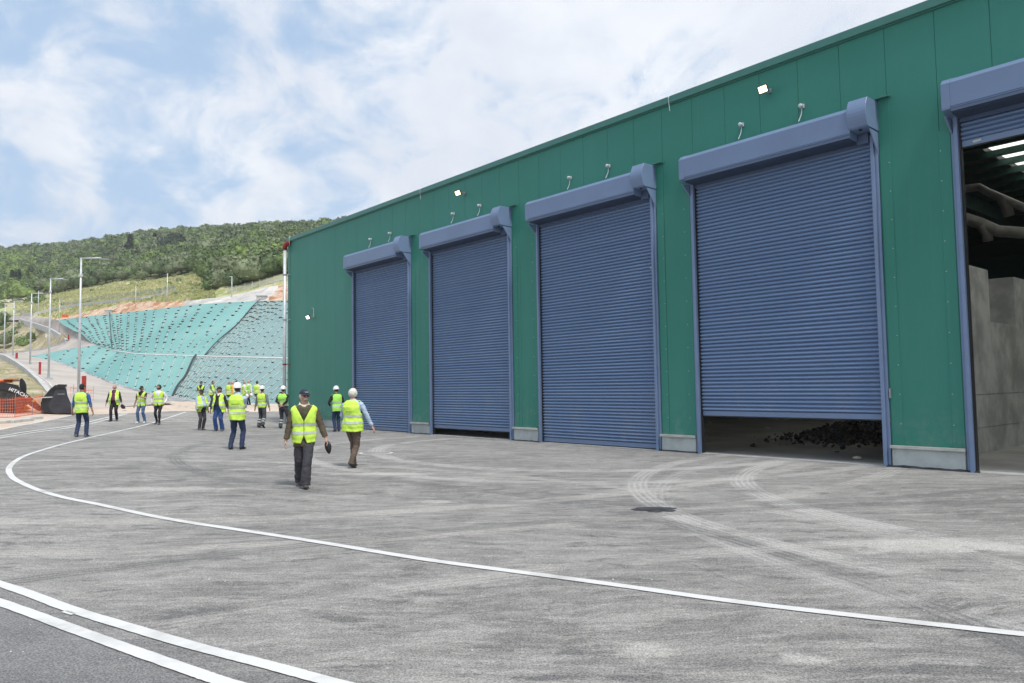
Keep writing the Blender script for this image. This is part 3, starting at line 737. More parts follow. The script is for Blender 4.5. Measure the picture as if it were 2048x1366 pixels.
def make_tree(p, wd, kd, label=None, group='trees covering the hillside', hs=1.):
    t = empty('tree', tuple(p), random.uniform(0, 6.28), label=label or tshort[kd]+' '+zone(p), cat='tree', group=group)
    s = wd/2; c = obj('crown', random.choice(crowns[kd]), t); c.scale = (s, s*random.uniform(.85, 1.1), s*hs*random.uniform(.85, 1.15)); c.location = (0, 0, .12*s)
    k = obj('trunk', trunk_me, t); k.scale = (s, s, s*.9)
    return t
for p, wd, kd in trees[:285]: make_tree(p, wd, kd)
rest = trees[285:]
small = [crown_arrays(s+20, 120, 1, leaf=.13) for s in range(5)]
for kd in leaf_cols:
    sel = [t for t in rest if t[2] == kd]
    if not sel: continue
    VV = []; FF = []; tone = []; base = 0
    for p, wd, _ in sel:
        V, F = small[rng.integers(5)]; a = rng.uniform(0, 6.28); s = wd/2; ca, sa = math.cos(a), math.sin(a)
        X = np.stack([V[:, 0]*ca-V[:, 1]*sa, V[:, 0]*sa+V[:, 1]*ca, V[:, 2]*rng.uniform(.85, 1.2)], 1)*s+p
        VV.append(X); tn = rng.random(); tone += [tn]*len(X)
        FF += [tuple(base+q for q in f) for f in F]; base += len(X)
    VV = np.concatenate(VV); me = bpy.data.meshes.new('woodland'); me.from_pydata(VV.tolist(), [], FF); me.materials.append(LA[kd])
    at = me.attributes.new('tone', 'FLOAT', 'POINT'); at.data.foreach_set('value', tone)
    obj('woodland', me, kind='stuff', label={'grey': 'grey green', 'green': 'mid green', 'dark': 'dark green', 'bright': 'yellow green'}[kd]+' part of the far woodland on the hill', cat='woodland')
# individually placed trees: cypresses, pines, bushes
LM['cypress'] = leaf_material('cypress_foliage', (.036, .058, .034)); crowns['cypress'] = [mesh_from('crown', V, F, LM['cypress']) for V, F in arrs]
cyA = crown_arrays(77, 420, 3, 'cyp', .10); cyp_me = mesh_from('crown', cyA[0], cyA[1], LM['cypress'])
def cypress(px, pybase, Y, hpx, label, wd=1.):
    p = hill_at(px, pybase); Y = p[1]; h = hpx*Y/FPX*1.5
    t = empty('cypress_tree', tuple(p), random.uniform(0, 6), label=label, cat='tree')
    c = obj('crown', cyp_me, t); s = h/3.6; c.scale = (s*wd*1.25, s*wd*1.25, s); c.location = (0, 0, .02*h)
    MB().tube([(0, 0, -.5), (0, 0, h*.3)], [.2, .1], 6).build('trunk', bark, t)
cypress(260, 518, 330, 34, 'tallest dark cypress standing alone above the woods on the hill', 1.1)
cypress(251, 517, 328, 20, 'short dark cypress just left of the tallest one', 1.1)
cypress(24, 578, 300, 26, 'leftmost of three slim cypresses at the left edge of the wood')
cypress(31.5, 577, 302, 23, 'middle of three slim cypresses at the left edge of the wood')
cypress(38, 577, 300, 26, 'right one of three slim cypresses at the left edge of the wood')
cypress(309, 498, 380, 22, 'dark cypress below the skyline left of the dark pine', 1.3)
cypress(315, 499, 380, 16, 'small dark cypress squeezed beside the dark pine', 1.3)
for px, py, Y, wd, hs, lb in ((338, 509, 375, 8.5, 1.25, 'tall very dark pine on the hill under the skyline'), (352, 500, 400, 9, 1.0, 'broad very dark pine behind the tall one near the skyline'),
                              (347, 493, 420, 6.5, 1.0, 'dark pine poking over the skyline of the hill')):
    make_tree(hill_at(px, py), wd, 'cypress', lb, None, hs)
# the near clump of big trees above the sprayed concrete
clump = [(408, 562, 128, 4.2, 'green'), (432, 578, 117, 4.6, 'dark'), (425, 590, 110, 3.8, 'green'), (450, 586, 108, 5.0, 'grey'), (446, 566, 120, 5.0, 'grey'), (470, 556, 122, 5.2, 'green'), (472, 580, 106.5, 4.4, 'dark'),
         (497, 572, 106.5, 4.8, 'grey'), (500, 552, 118, 5.2, 'bright'), (520, 568, 105, 4.6, 'grey'), (545, 558, 104.5, 5.0, 'dark'), (530, 545, 115, 5.2, 'green'), (562, 548, 105, 5.0, 'grey'), (585, 548, 104, 5.2, 'green'), (555, 530, 120, 5.4, 'bright'), (480, 537, 132, 5.0, 'bright'), (420, 545, 140, 4.4, 'dark')]
for k, (px, py, Y, wd, kd) in enumerate(clump):
    make_tree(P(px, py+1, Y), wd, kd, {'grey': 'grey green', 'green': 'mid green', 'dark': 'dark green', 'bright': 'yellow green'}[kd]+' big tree above the concrete apron, %s in the near clump' % (['leftmost', 'second from left', 'third from left', 'fourth from left', 'fifth from left', 'sixth from left', 'seventh from left', 'eighth from left', 'ninth from left', 'eighth from right', 'seventh from right', 'sixth from right', 'fifth from right', 'fourth from right', 'third from right', 'second from right', 'rightmost'][sorted(range(17), key=lambda q: clump[q][0]).index(k)]), 'big trees above the concrete apron')
isl = [(25, 688, 150, 6., 'green'), (40, 676, 160, 6.5, 'dark'), (15, 670, 170, 6, 'green'), (52, 668, 158, 5.5, 'grey'), (8, 694, 140, 5, 'grey'), (45, 697, 136, 4., 'green'), (30, 655, 180, 7, 'dark'), (-8, 660, 170, 8, 'green'), (62, 682, 140, 3.2, 'green'), (-5, 640, 210, 9, 'dark'), (10, 628, 225, 8, 'green'), (38, 622, 230, 8, 'grey'), (62, 618, 220, 7, 'dark'), (80, 612, 205, 6, 'green')]
for px, py, Y, wd, kd in isl:
    make_tree(P(px, py, Y), wd*.62, kd, 'bushy '+{'grey': 'grey green', 'green': 'mid green', 'dark': 'dark green'}[kd]+' tree on the island inside the hairpin road', 'bushes on the hairpin island')
for k in range(26):       # scrub on the grass
    jf = rng.uniform(4, 12.5); i_ = rng.uniform(ci(110), ci(400)); p = surface_at(jf, i_)
    t = obj('bush', random.choice(crowns[random.choice(['green', 'grey', 'bright'])]), loc=tuple(p-np.array([0, 0, .15])), rotz=rng.uniform(0, 6), label='small green bush dotted on the grassy slope', cat='bush', group='bushes on the grassy slope')
    s = rng.uniform(.3, .75); t.scale = (s, s, s*.8)
# tufts of tall grass give the slope a ragged nap
V = []; F = []
for k in range(9000):
    jf = rng.uniform(2.9, 13); i_ = rng.uniform(ci(30), ci(430)); p = surface_at(jf, i_); s = rng.uniform(.12, .42); a = rng.uniform(0, 6.28)
    for q in range(2):
        a += 1.5; b = len(V); dx, dy = math.cos(a)*s*.6, math.sin(a)*s*.6
        V += [(p[0]-dx, p[1]-dy, p[2]-.05), (p[0]+dx, p[1]+dy, p[2]-.05), (p[0]+dx*.6, p[1]+dy*.6, p[2]+s), (p[0]-dx*.9, p[1]-dy*.9, p[2]+s*.8)]; F.append((b, b+1, b+2, b+3))
me = bpy.data.meshes.new('tall_grass'); me.from_pydata(V, [], F); me.materials.append(M['grass']); obj('tall_grass', me, kind='stuff', label='tufts of yellow green grass on the slope below the woods', cat='grass')

# stones, drain channel, fence on the slope
rockme = []
for s in range(4):
    bm = bmesh.new(); bmesh.ops.create_icosphere(bm, subdivisions=1, radius=1)
    for v in bm.verts: v.co *= 1+.35*mnoise.noise(v.co*1.7+Vector((s*9, 0, 0))); v.co.z *= .6
    me = bpy.data.meshes.new('rock'); bm.to_mesh(me); bm.free(); me.materials.append(M['stone']); rockme.append(me)
mb = MB()
for k in range(420):
    x = rng.uniform(130, 300); y = 606-(x-130)*.105+rng.normal()*3.0-(3 if x > 200 else 0)
    Y = np.interp(x, [130, 200, 260, 330], [158, 146, 138, 128])+ (606-(x-130)*.105-y)*2.2
    # snap on the hill surface
    best = P(x, y, Y); i_ = np.interp(x, xs_h, np.arange(len(xs_h)))*4
    lo = None
    for jf in np.linspace(3, 13, 60):
        p = surface_at(jf, i_); py = pix(p)[1]
        if lo is None or abs(py-y) < lo[0]: lo = (abs(py-y), p)
    p = lo[1]; s = rng.uniform(.25, .65); me = rockme[k % 4]
    mb.add([(v.co.x*s+p[0], v.co.y*s+p[1], v.co.z*s+p[2]+.05) for v in me.vertices], [tuple(f.vertices) for f in me.polygons])
mb.build('loose_stones', M['stone'], kind='stuff', label='strip of pale loose stones across the grassy slope', cat='stones')
ch = [hill_at(x, y) for x, y in ((42, 636), (70, 631), (100, 623), (125, 618), (150, 613), (185, 611), (210, 607), (240, 604), (262, 601), (285, 600), (310, 596), (335, 590), (352, 585))]
mb = MB(); rr = []
for i, p in enumerate(ch): rr.append([(p[0], p[1]-.35, p[2]-.3), (p[0], p[1]-.35, p[2]+.50), (p[0], p[1]+.45, p[2]+.56), (p[0], p[1]+.35, p[2]-.3)])
mb.rings(rr); mb.build('drainage_channel', M['curb'], label='pale concrete drainage channel winding across the grassy slope', cat='channel')
def fence(pts, n, label, hgt=.85):
    pw = [hill_at(*p) for p in pts]; r = empty('wire_fence', tuple(pw[0]), label=label, cat='fence')
    base = np.array(pw[0]); t = np.linspace(0, len(pw)-1, n); posts = []
    pm = MB(); pm.tube([(0, 0, -.3), (0, 0, hgt), (.0, -.1, hgt+.12)], .045, 6); me = pm.mesh('post', M['galv'])
    for q in t:
        i = min(int(q), len(pw)-2); p = pw[i]*(1-(q-i))+pw[i+1]*(q-i)-base; posts.append(p)
        obj('post', me, r, loc=tuple(p))
    mb = MB()
    for h in np.linspace(.15, hgt, 9): mb.tube([tuple(p+np.array([0, 0, h])) for p in posts], .012, 3, cap=False)
    for a, b in zip(posts[:-1], posts[1:]):
        for k in range(14):
            p = a*(1-k/14)+b*k/14; mb.tube([tuple(p+np.array([0, 0, .15])), tuple(p+np.array([0, 0, hgt]))], .010, 3, cap=False)
    mb.build('wire_mesh', M['galvd'], r)
fence([(125, 612), (170, 606), (200, 600), (240, 595), (280, 592), (320, 588), (350, 580)], 16, 'wire fence on grey posts above the stony strip on the slope')
fence([(-5, 632), (20, 630), (50, 624), (90, 612)], 7, 'wire fence on grey posts beside the upper end of the road')
fence([(455, 588), (490, 582), (520, 574), (548, 567), (580, 560)], 9, 'wire fence on grey posts along the top of the concrete apron')
fence([(392, 549), (405, 547), (418, 545)], 5, 'short wire fence in front of the woods beside the clump')
# small concrete boxes at the crest of the slopes
for px, py, Y, lb in ((219, 628.5, 115.5, 'small pale concrete box at the crest of the turquoise slope'), (524, 601.5, 92.5, 'small grey concrete box on the crest near the warehouse')):
    p = P(px, py, Y); o = MB().box((-.55, -.4, -.2), (.55, .4, .55)).box((-.62, -.47, .55), (.62, .47, .65)).build('inspection_box', M['curb'], label=lb, cat='concrete box', loc=tuple(p))
p = P(130, 634.5, 128)
mb = MB()
for k in range(2): mb.prism([(-.9+k*1., 0), (-.1+k*1., 0), (-.2+k*1., .75), (-.45+k*1., .85), (-.75+k*1., .75)], 'y', -.2, .2)
mb.build('road_barrier', mat('orange_plastic', (.75, .10, .04), .5), label='orange red plastic barrier lying at the end of the earth bank', cat='barrier', loc=tuple(p)).scale = (.6, .6, .6)

# ------------------------------------------------------------------ street lamps
def street_lamp(px, py, Y, hpx, armpx, label, thick=1., two=False):
    p = P(px, py, Y) if Y else G(px, py); Y = p[1]; h = hpx*Y/FPX; arm = armpx*Y/FPX
    t = empty('street_lamp', tuple(p), 0, label=label, cat='street lamp', group='street lamps')
    MB().tube([(0, 0, 0), (0, 0, h*.5), (0, 0, h)], [.085*thick, .07*thick, .05*thick], 10).build('pole', M['galv'], t, smooth=True)
    mb = MB(); mb.box((-.25, -.25, -.3), (.25, .25, .05))
    for a in range(4): mb.tube([(.11*math.cos(a*1.57+.78), .11*math.sin(a*1.57+.78), .05), (.11*math.cos(a*1.57+.78), .11*math.sin(a*1.57+.78), .3)], [.03, .01], 5)
    mb.build('base_plate', M['galv'], t)
    if arm:
        MB().tube([(0, 0, h-.03), (arm*.72, 0, h-.02)], .04*thick, 8).build('arm', M['galv'], t, smooth=True)
        MB().prism([(arm*.68, h-.06), (arm, h-.08), (arm*1.0, h-.13), (arm*.70, h-.12)], 'y', -.11, .11).build('lamp_head', M['galvd'], t)
        MB().tube([(0, 0, h*.86), (0, 0, h*.88)], [.1*thick, .1*thick], 8).build('clamp', M['galv'], t)
    return t
street_lamp(157, 786, 49.2, 272, 56, 'tallest nearest street lamp, rising behind the man in the blue shirt', 1.1)
street_lamp(97, 757, 66.5, 201, 35, 'second nearest street lamp, on the road above the loader bucket', 1.1)
street_lamp(60, 733.5, 88, 148, 32, 'third street lamp along the climbing road', 1.2)
street_lamp(25.5, 716.5, 110, 115, 26, 'fourth street lamp up the climbing road', 1.2)
street_lamp(8, 707.5, 119, 96, 22, 'street lamp at the left edge of the picture at the lower hairpin', 1.2)
street_lamp(76, 638, 160, 57, 0, 'armless lamp pole on the upper road by the fence', 1.2)
street_lamp(91.5, 697.5, 130, 30, 0, 'short pole standing behind the island kerb', 1.2)
street_lamp(118, 668, 126, 71, 12, 'lamp pole beside the upper hairpin', .8)
street_lamp(334, 616, 106, 70, 0, 'slim pole on the crest of the turquoise slope in front of the grass', 1.)
street_lamp(271, 622, 111, 52, 0, 'short slim pole on the crest against the orange bank', .8)
street_lamp(463.5, 603, 98, 51, -7, 'slim lamp pole in front of the concrete apron', .9)
# red marker posts
for px, py, Y, hp, wp, lb in ((33, 722.5, 100, 17, 3.6, 'farthest red marker post on the lower leg of the road'), (79.5, 749, 71, 25, 3.8, 'red marker post by the second street lamp'),
                              (167.5, 790, 51, 38, 7., 'wide red marker post behind the head of the man in the blue shirt'), (137, 679, 118, 10, 2.2, 'small red marker post at the upper hairpin')):
    p = P(px, py, Y); h = hp*Y/FPX; wd = wp*Y/FPX/2
    MB().prism([(-wd, -wd*.6), (wd, -wd*.6), (wd, wd*.6), (wd*.7, wd*.6), (wd*.7, -wd*.3), (-wd*.7, -wd*.3), (-wd*.7, wd*.6), (-wd, wd*.6)], 'z', -.4, h).build('marker_post', M['red'], label=lb, cat='post', group='red marker posts', loc=tuple(p))

# ------------------------------------------------------------------ warehouse
WL = NN*FD-AL*N0
wh = empty('warehouse', (WL[0], WL[1], 0), YAW-math.pi/2, label='long green metal clad warehouse with a row of blue roller shutters', cat='warehouse')
def WP(n, yin, z): return WL+AL*n+NN*yin+np.array([0, 0, z])
DOORS = [(-11.33, -6.59, .05), (-5.28, -.40, .27), (.85, 5.74, .04), (6.90, 11.78, .98), (13.23, 18.10, 6.47), (19.4, 24.3, .05)]
NL, NR, ZT = -18.15, 27.0, 9.62
ZP = .46
panel_mat = M['greenwall']
def panel(boxes, k):
    mb = MB()
    for (a, b, z0, z1) in boxes: mb.box((a+.0035, 0, z0), (b-.0035, .09, z1))
    o = mb.build('wall_panel', panel_mat, wh); bevel(o, .003)
    return o
k = NL
edges = [NL]+[x for x in range(-18, 27)]+[NR]
for a, b in zip(edges[:-1], edges[1:]):
    cur = [(a, b)]
    for (l, r, zb) in DOORS:
        nx_ = []
        for (u, v) in cur:
            if r <= u or l >= v: nx_.append((u, v)); continue
            if u < l: nx_.append((u, l))
            if v > r: nx_.append((r, v))
        cur = nx_
    covered = sum(v-u for u, v in cur) < (b-a)-1e-6
    bx = []
    if not cur: bx = [(a, b, 7.04, ZT-.06)]
    else:
        if covered:
            bx.append((a, b, 7.04, ZT-.06))
            for (u, v) in cur:
                if v-u > .03: bx.append((u, v, ZP, 7.04-.0005))
        else: bx = [(a, b, ZP, ZT-.06)]
    panel(bx, a)
# dark liner behind the joints
mb = MB()
prev = NL
for (l, r, zb) in DOORS+[(NR, NR, 0)]:
    mb.box((prev+.02, .093, 0), (l-.02 if l < NR else NR-.02, .24, 7.03)); prev = r
mb.box((NL+.02, .093, 7.04), (NR-.02, .24, ZT-.1)); mb.build('wall_liner', M['dark'], wh)
bevel(MB().box((NL-.10, -.10, ZT-.14), (NR, .35, ZT+.05)).build('roof_edge_trim', M['greentrim'], wh), .01)
MB().box((NL-.08, -.045, ZT-.17), (NR, -.002, ZT-.1401)).build('gutter_shadow_trim', M['greentrim'], wh)
bevel(MB().box((NL-.05, -.02, ZP), (NL-.003, .5, ZT-.15)).box((NL-.003, -.02, ZP), (NL+.18, -.003, ZT-.175)).build('corner_trim', M['greentrim'], wh), .004)
# plinths and sills between the doors
gaps = [(NL, DOORS[0][0])]+[(DOORS[i][1], DOORS[i+1][0]) for i in range(5)]+[(DOORS[5][1], NR)]
for gi, (l, r) in enumerate(gaps):
    mb = MB(); mb.box((l+.03, -.06, -.3), (r-.03, .25, ZP-.07)); bevel(mb.build('plinth', M['plinth'], wh), .008)
    bevel(MB().box((l+.012, -.13, ZP-.068), (r-.012, -.001, ZP-.003)).build('sill', M['greentrim'] if gi == 0 else M['sill'], wh), .006)
    if gi:
        for s, x in ((1, l), (-1, r)):
            a = x+s*.03; b = x+s*.26; a, b = min(a, b), max(a, b)
            bevel(MB().box((a, -.012, ZP), (b, -.002, 7.95 if s > 0 else 6.9)).build('flashing_strip', M['greenwall'], wh), .004)
            mb = MB()
            for z in np.arange(.9, 6.8, .62): mb.box((x+s*.22-.008, -.018, z), (x+s*.22+.008, -.0125, z+.016))
            mb.build('rivets', M['galv'], wh)
# ragged tar at the foot of the plinths
def tar_strip(name, n0, n1):
    mb = MB(); rr = []; q = int((n1-n0)*9)
    for i in range(q+1):
        n = n0+(n1-n0)*i/q; a = .05+.10*abs(mnoise.noise(Vector((n*3, 4, 0))))+random.uniform(0, .03); h = .012+.05*abs(mnoise.noise(Vector((n*5, 9, 0))))
        rr.append([tuple(WP(n, -.06, -.03)), tuple(WP(n, -.06, h+.02)), tuple(WP(n, -.06-a*.5, h)), tuple(WP(n, -.06-a, -.02))])
    mb.rings(rr); mb.build(name, M['tar'], kind='structure')
tar_strip('tar_fillet', 11.7, 13.45); tar_strip('tar_fillet', 5.7, 6.95); tar_strip('tar_fillet', -.5, .95); tar_strip('tar_fillet', -6.7, -5.2); tar_strip('tar_fillet', -17.9, -11.4)

# roller shutters
PITCH_S = .0955
def slat_mesh():
    prof = []
    for k in range(8):
        t = k/7; prof.append((-.050*math.sin(math.pi*(.0+1.*t)**.85)+.006, t*.083))
    prof = [(.024, -.003)]+prof+[(.024, .085), (.024, .0950), (.028, .0950), (.028, -.003)]
    mb = MB(); mb.prism([(y, z) for y, z in prof], 'x', -2.275, 2.275); me = mb.mesh('slat', M['slat'])
    for p in me.polygons:
        if abs(p.normal.x) < .5: p.use_smooth = False
    return me
slat_me = slat_mesh()
def shutter(l, r, zb):
    root = obj('roller_shutter', None, wh); root.location = (0, 0, 0)
    c = (l+r)/2; hw = (r-l)/2-.155
    z = zb+.135
    while z < 7.02:
        o = obj('slat', slat_me, root, loc=(c, .045, z)); o.scale = (hw/2.275, 1, 1); z += PITCH_S
    bevel(MB().box((l+.15, .025, zb), (r-.15, .06, zb+.125)).build('bottom_bar', M['blue'], root), .008)
    MB().box((l+.16, .028, zb-.025), (r-.16, .055, zb-.001)).build('rubber_seal', M['rubber'], root)
    for s, x in ((1, l), (-1, r)):
        mb = MB()
        mb.box((min(x, x+s*.06), -.055, -.05), (max(x, x+s*.06), -.001, 7.15))
        mb.box((min(x+s*.0605, x+s*.135), -.11, -.05), (max(x+s*.0605, x+s*.135), .09, 7.15))
        bevel(mb.build('guide_rail', M['rail'], root), .006)
        MB().box((min(x+s*.136, x+s*.165), -.03, -.02), (max(x+s*.136, x+s*.165), .08, 7.12)).build('rubber_strip', M['rubber'], root)
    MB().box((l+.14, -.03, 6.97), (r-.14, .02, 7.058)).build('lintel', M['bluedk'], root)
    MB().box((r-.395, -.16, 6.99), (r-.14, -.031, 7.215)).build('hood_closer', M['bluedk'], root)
    MB().prism([(-.468, 7.096), (-.40, 7.0725), (-.032, 7.0575), (-.032, 7.045), (-.40, 7.060), (-.475, 7.086)], 'x', l+.16, r-.40).build('hood_shade_plate', M['coil_shade'], root)  # added dark sheet; the shade of the hood's opening is put into its colour
    # hood
    hl, hr = l+.02, r-.38
    prof = [(-.001, 7.90), (-.40, 7.765), (-.50, 7.665), (-.50, 7.19), (-.485, 7.185), (-.485, 7.175), (-.505, 7.165), (-.47, 7.10), (-.40, 7.075), (-.001, 7.06)]
    bevel(MB().prism(prof, 'x', hl+.14, hr).build('hood', M['blue'], root), .004)
    cap = [(y*1.015, 7.5+(z-7.5)*1.02) for y, z in prof[:4]]+[(-.5, 7.14), (-.001, 7.05)]
    cap[0] = (-.001, cap[0][1]); bevel(MB().prism(cap, 'x', hl-.02, hl+.138).build('end_cap', M['blue'], root), .005)
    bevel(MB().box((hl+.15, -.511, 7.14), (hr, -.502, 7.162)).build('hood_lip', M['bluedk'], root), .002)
    mp = [(-.001, 7.88), (-.50, 7.88)]
    for q in range(9):
        t = q/8; mp.append((-.53-.10*math.sin(math.pi*t)*1.0-.02*t, 7.86-.60*t))
    mp += [(-.50, 7.235), (-.001, 7.225)]
    bevel(MB().prism(mp, 'x', r-.378, r+.03).build('motor_box', M['blue'], root), .006)
    MB().tube([(r-.18, -.42, 7.228), (r-.18, -.42, 7.205)], .035, 10).build('drain_hole', M['rubber'], root)
    for x0 in (r+.0, hl-.0):
        bevel(MB().prism([(-.001, 7.22), (-.001, 6.70), (-.42, 7.22)] if x0 > c else [(-.001, 7.05), (-.001, 6.72), (-.40, 7.05)], 'x', x0-.02 if x0 < c else x0-.012, x0+.012).build('bracket', M['blue'], root), .002)
    return root
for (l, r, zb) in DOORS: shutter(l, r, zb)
for (l, r, zb) in DOORS[:5]:
    MB().prism([(r+.0, -.14), (r+.31, -.14), (r+.31, -.015), (r+.0, -.015)], 'z', 7.90, 7.93).build('drip_flashing', M['greentrim'], wh)
MB().tube([(13.6, .024, 6.53), (13.75, .02, 6.54)], .03, 8).build('lock_handle', M['galv'], wh)
MB().box((5.46, .005, 5.05), (5.58, .022, 5.09)).build('latch', M['galv'], wh)
MB().box((11.80, -.06, 1.45), (11.83, -.015, 1.65)).build('junction_plate', M['galvd'], wh)
# small signal lamps on cables above the hoods
ords = ['first and farthest', 'second', 'third', 'fourth']
for i, (l, r, zb) in enumerate(DOORS[:4]):
    for j, dn in enumerate((1.60, 3.2)):
        p = WP(l+dn, 0, 8.28)
        t = empty('signal_box', tuple(p), YAW-math.pi/2, label='clear plastic signal box, %s of two above the %s blue shutter' % (('left', 'right')[j], ords[i]), cat='signal box', group='clear signal boxes above the shutters')
        bevel(MB().box((-.055, -.05, -.05), (.055, -.0, .05)).build('back_box', M['clear'], t), .01)
        MB().tube([(0, -.05, 0), (0, -.12, .0), (0, -.14, 0)], [.05, .05, .03], 10).build('lens', M['clear'], t, smooth=True)
        MB().tube([(0, -.03, -.05), (-.02, -.04, -.2), (-.06, -.10, -.36)], .011, 5).build('cable', M['clear'], t)
M['lampglass'] = M['lamp']
def floodlight(n, z, label, arm=False):
    p = WP(n, 0, z)
    t = empty('floodlight', tuple(p), YAW-math.pi/2, label=label, cat='floodlight', group='lit floodlights on the warehouse wall')
    R = Matrix.Rotation(math.radians(30), 4, 'X') @ Matrix.Rotation(math.radians(22), 4, 'Z')
    def place(o, off): o.matrix_local = Matrix.Translation(off) @ R; return o
    off = (-.02, -.30, -.02)
    place(bevel(MB().box((-.12, -.03, -.10), (.12, .035, .10)).build('housing', M['dark'], t), .01), off)
    place(MB().box((-.095, -.036, -.075), (.095, -.031, .075)).build('glass', M['lamp'], t), off)
    mb = MB()
    for k in range(6): mb.box((-.11+k*.04, .036, -.09), (-.10+k*.04, .06, .09))
    place(mb.build('cooling_fins', M['dark'], t), off)
    MB().tube([(-.02, -.22, -.02), (0, -.1, 0), (0, -.0, 0)], .018, 6).build('bracket', M['galvd'], t)
    bevel(MB().box((-.05, -.04, -.05), (.05, -.001, .05)).build('junction_box', M['galvd'], t), .005)
    if arm: MB().tube([(.0, -.02, .05), (0, -.02, .42), (.0, -.12, .44)], .014, 6).build('conduit', M['galv'], t)
floodlight(9.29, 8.91, 'lit floodlight between the fourth and fifth hoods, high on the wall and nearest')
floodlight(-2.99, 8.92, 'lit floodlight high on the wall above the second blue shutter')
floodlight(-15.23, 5.33, 'lit floodlight low on the blank green wall near the far corner', True)
for n in (6.35, -5.75, -17.8):
    MB().tube([(n, -.06, ZT+.08), (n, -.13, ZT), (n+.03, -.12, ZT-.38)], .007, 5).build('roof_cable', M['galv'], wh)
# downpipe with dark red elbow
dp = empty('downpipe', tuple(WP(NL-.02, -.20, 0)), YAW-math.pi/2, label='galvanised downpipe with a dark red elbow at the far corner of the warehouse', cat='downpipe')
MB().tube([(0, 0, -.2), (0, 0, 9.1)], .085, 12).build('pipe', M['galv'], dp, smooth=True)
MB().tube([(0, 0, 9.05), (0, 0, 9.22), (.06, .04, 9.34), (.16, .1, 9.40), (.3, .2, 9.40)], [.11, .125, .125, .12, .11], 12).build('elbow', M['reddk'], dp, smooth=True)
for z in (7.75, 5.4, 3.1):
    MB().tube([(0, 0, z), (.1, .12, z), (.32, .21, z)], .02, 6).tube([(0, 0, z-.04), (0, 0, z+.04)], .10, 12).build('pipe_clamp', M['reddk'] if z < 4 else M['galvd'], dp)

# shell and inside
mb = MB(); mb.box((NL, .3, 0), (NL+.1, 36, ZT-.1)); mb.box((NR-.1, .3, 0), (NR, 36, ZT-.1)); mb.box((NL, 36, 0), (NR, 36.2, ZT-.1)); mb.build('outer_wall', M['greentrim'], wh)
sky_holes = [(10.55, 18.4, 10.9, 20.)]; added_hole = (12.7, 18.4, 1.2, 9.2)  # first roof light widened unseen, second added unseen, to brighten the interior
mb = MB(); a, b, c_, d_ = sky_holes[0]
mb.box((NL, .36, ZT-.30), (a, 36.1, ZT-.12)); mb.box((b, .36, ZT-.30), (NR, 36.1, ZT-.12)); mb.box((a, .36, ZT-.30), (added_hole[0], c_, ZT-.12)); mb.box((added_hole[0], .36, ZT-.30), (b, added_hole[2], ZT-.12)); mb.box((added_hole[0], added_hole[3], ZT-.30), (b, c_, ZT-.12)); mb.box((a, d_, ZT-.30), (b, 36.1, ZT-.12))
mb.build('roof', M['darkroof'], wh)
M['skylight'] = mat('skylight_sheet', (.9, .9, .86), .5, var=.02)
sl = M['skylight']; nt = sl.node_tree; tr = nt.nodes.new('ShaderNodeBsdfTranslucent'); tr.inputs[0].default_value = (.95, .95, .9, 1)
nt.links.new(tr.outputs[0], [n for n in nt.nodes if n.type == 'OUTPUT_MATERIAL'][0].inputs[0])
MB().box((a, c_, ZT-.13), (b, d_, ZT-.125)).build('skylight', sl, wh)
MB().box((added_hole[0], added_hole[2], ZT-.13), (b, added_hole[3], ZT-.125)).build('skylight', sl, wh)  # out-of-view roof light, added to brighten the partition wall
for k, y in enumerate(np.arange(3.2, 30, 1.35)):
    MB().box((NL+.2, y, ZT-.52), (NR-.2, y+.10, ZT-.302)).build('purlin', M['purlin'], wh)
for x in (8.2, 14.6): MB().box((x, .5, ZT-1.05), (x+.25, 35.8, ZT-.523)).build('rafter', M['purlin'], wh)
MB().box((NL+.1, .30, -.3), (NR-.1, 36, .012)).build('concrete_floor', M['floor'], wh)
for (l, r, zb) in DOORS: MB().box((l+.02, -.07, -.3), (r-.02, .2995, .014)).build('threshold', M['curb'], wh)
# cast concrete partition with a notch
nA, nB = 11.55, 12.20
cuts = [(1.0, 5.25, 4.62, 0), (5.265, 7.30, 3.28, 0), (7.315, 9.9, 4.62, 0), (9.915, 14, 4.62, 0), (14.015, 20, 4.62, 0)]
for (y0, y1, zt, _) in cuts:
    for z0, z1 in ((0, .62), (.63, 1.43), (1.44, zt)):
        if z1 > 3 and y0 < 2: z1 = zt
        bevel(MB().box((nA, y0, z0), (nB, y1, z1)).build('concrete_block_wall', M['concrete'], wh), .012)
# ducts under the roof
def duct(pts, r, parent=wh):
    inv = []
    for p in pts:
        q = P(*p)-WL; inv.append((float(q@AL), float(q@NN), q[2]))
    return MB().tube(inv, r, 12).build('duct', M['duct'], wh, smooth=True)
duct([(1800, 392, 25), (1925, 378, 24.5), (1958, 374, 24.3), (1975, 384, 24), (2050, 416, 23.5), (2150, 455, 23)], .13)
duct([(2004, 398, 23.8), (2014, 415, 23.8), (2018, 432, 23.8)], .16)
duct([(1820, 420, 23), (1932, 437, 22.5), (1958, 446, 22.3), (1995, 462, 22), (2048, 466, 21.6), (2120, 455, 21)], .17)
duct([(1962, 450, 22.2), (1974, 466, 22.2), (1976, 482, 22.2)], .14)
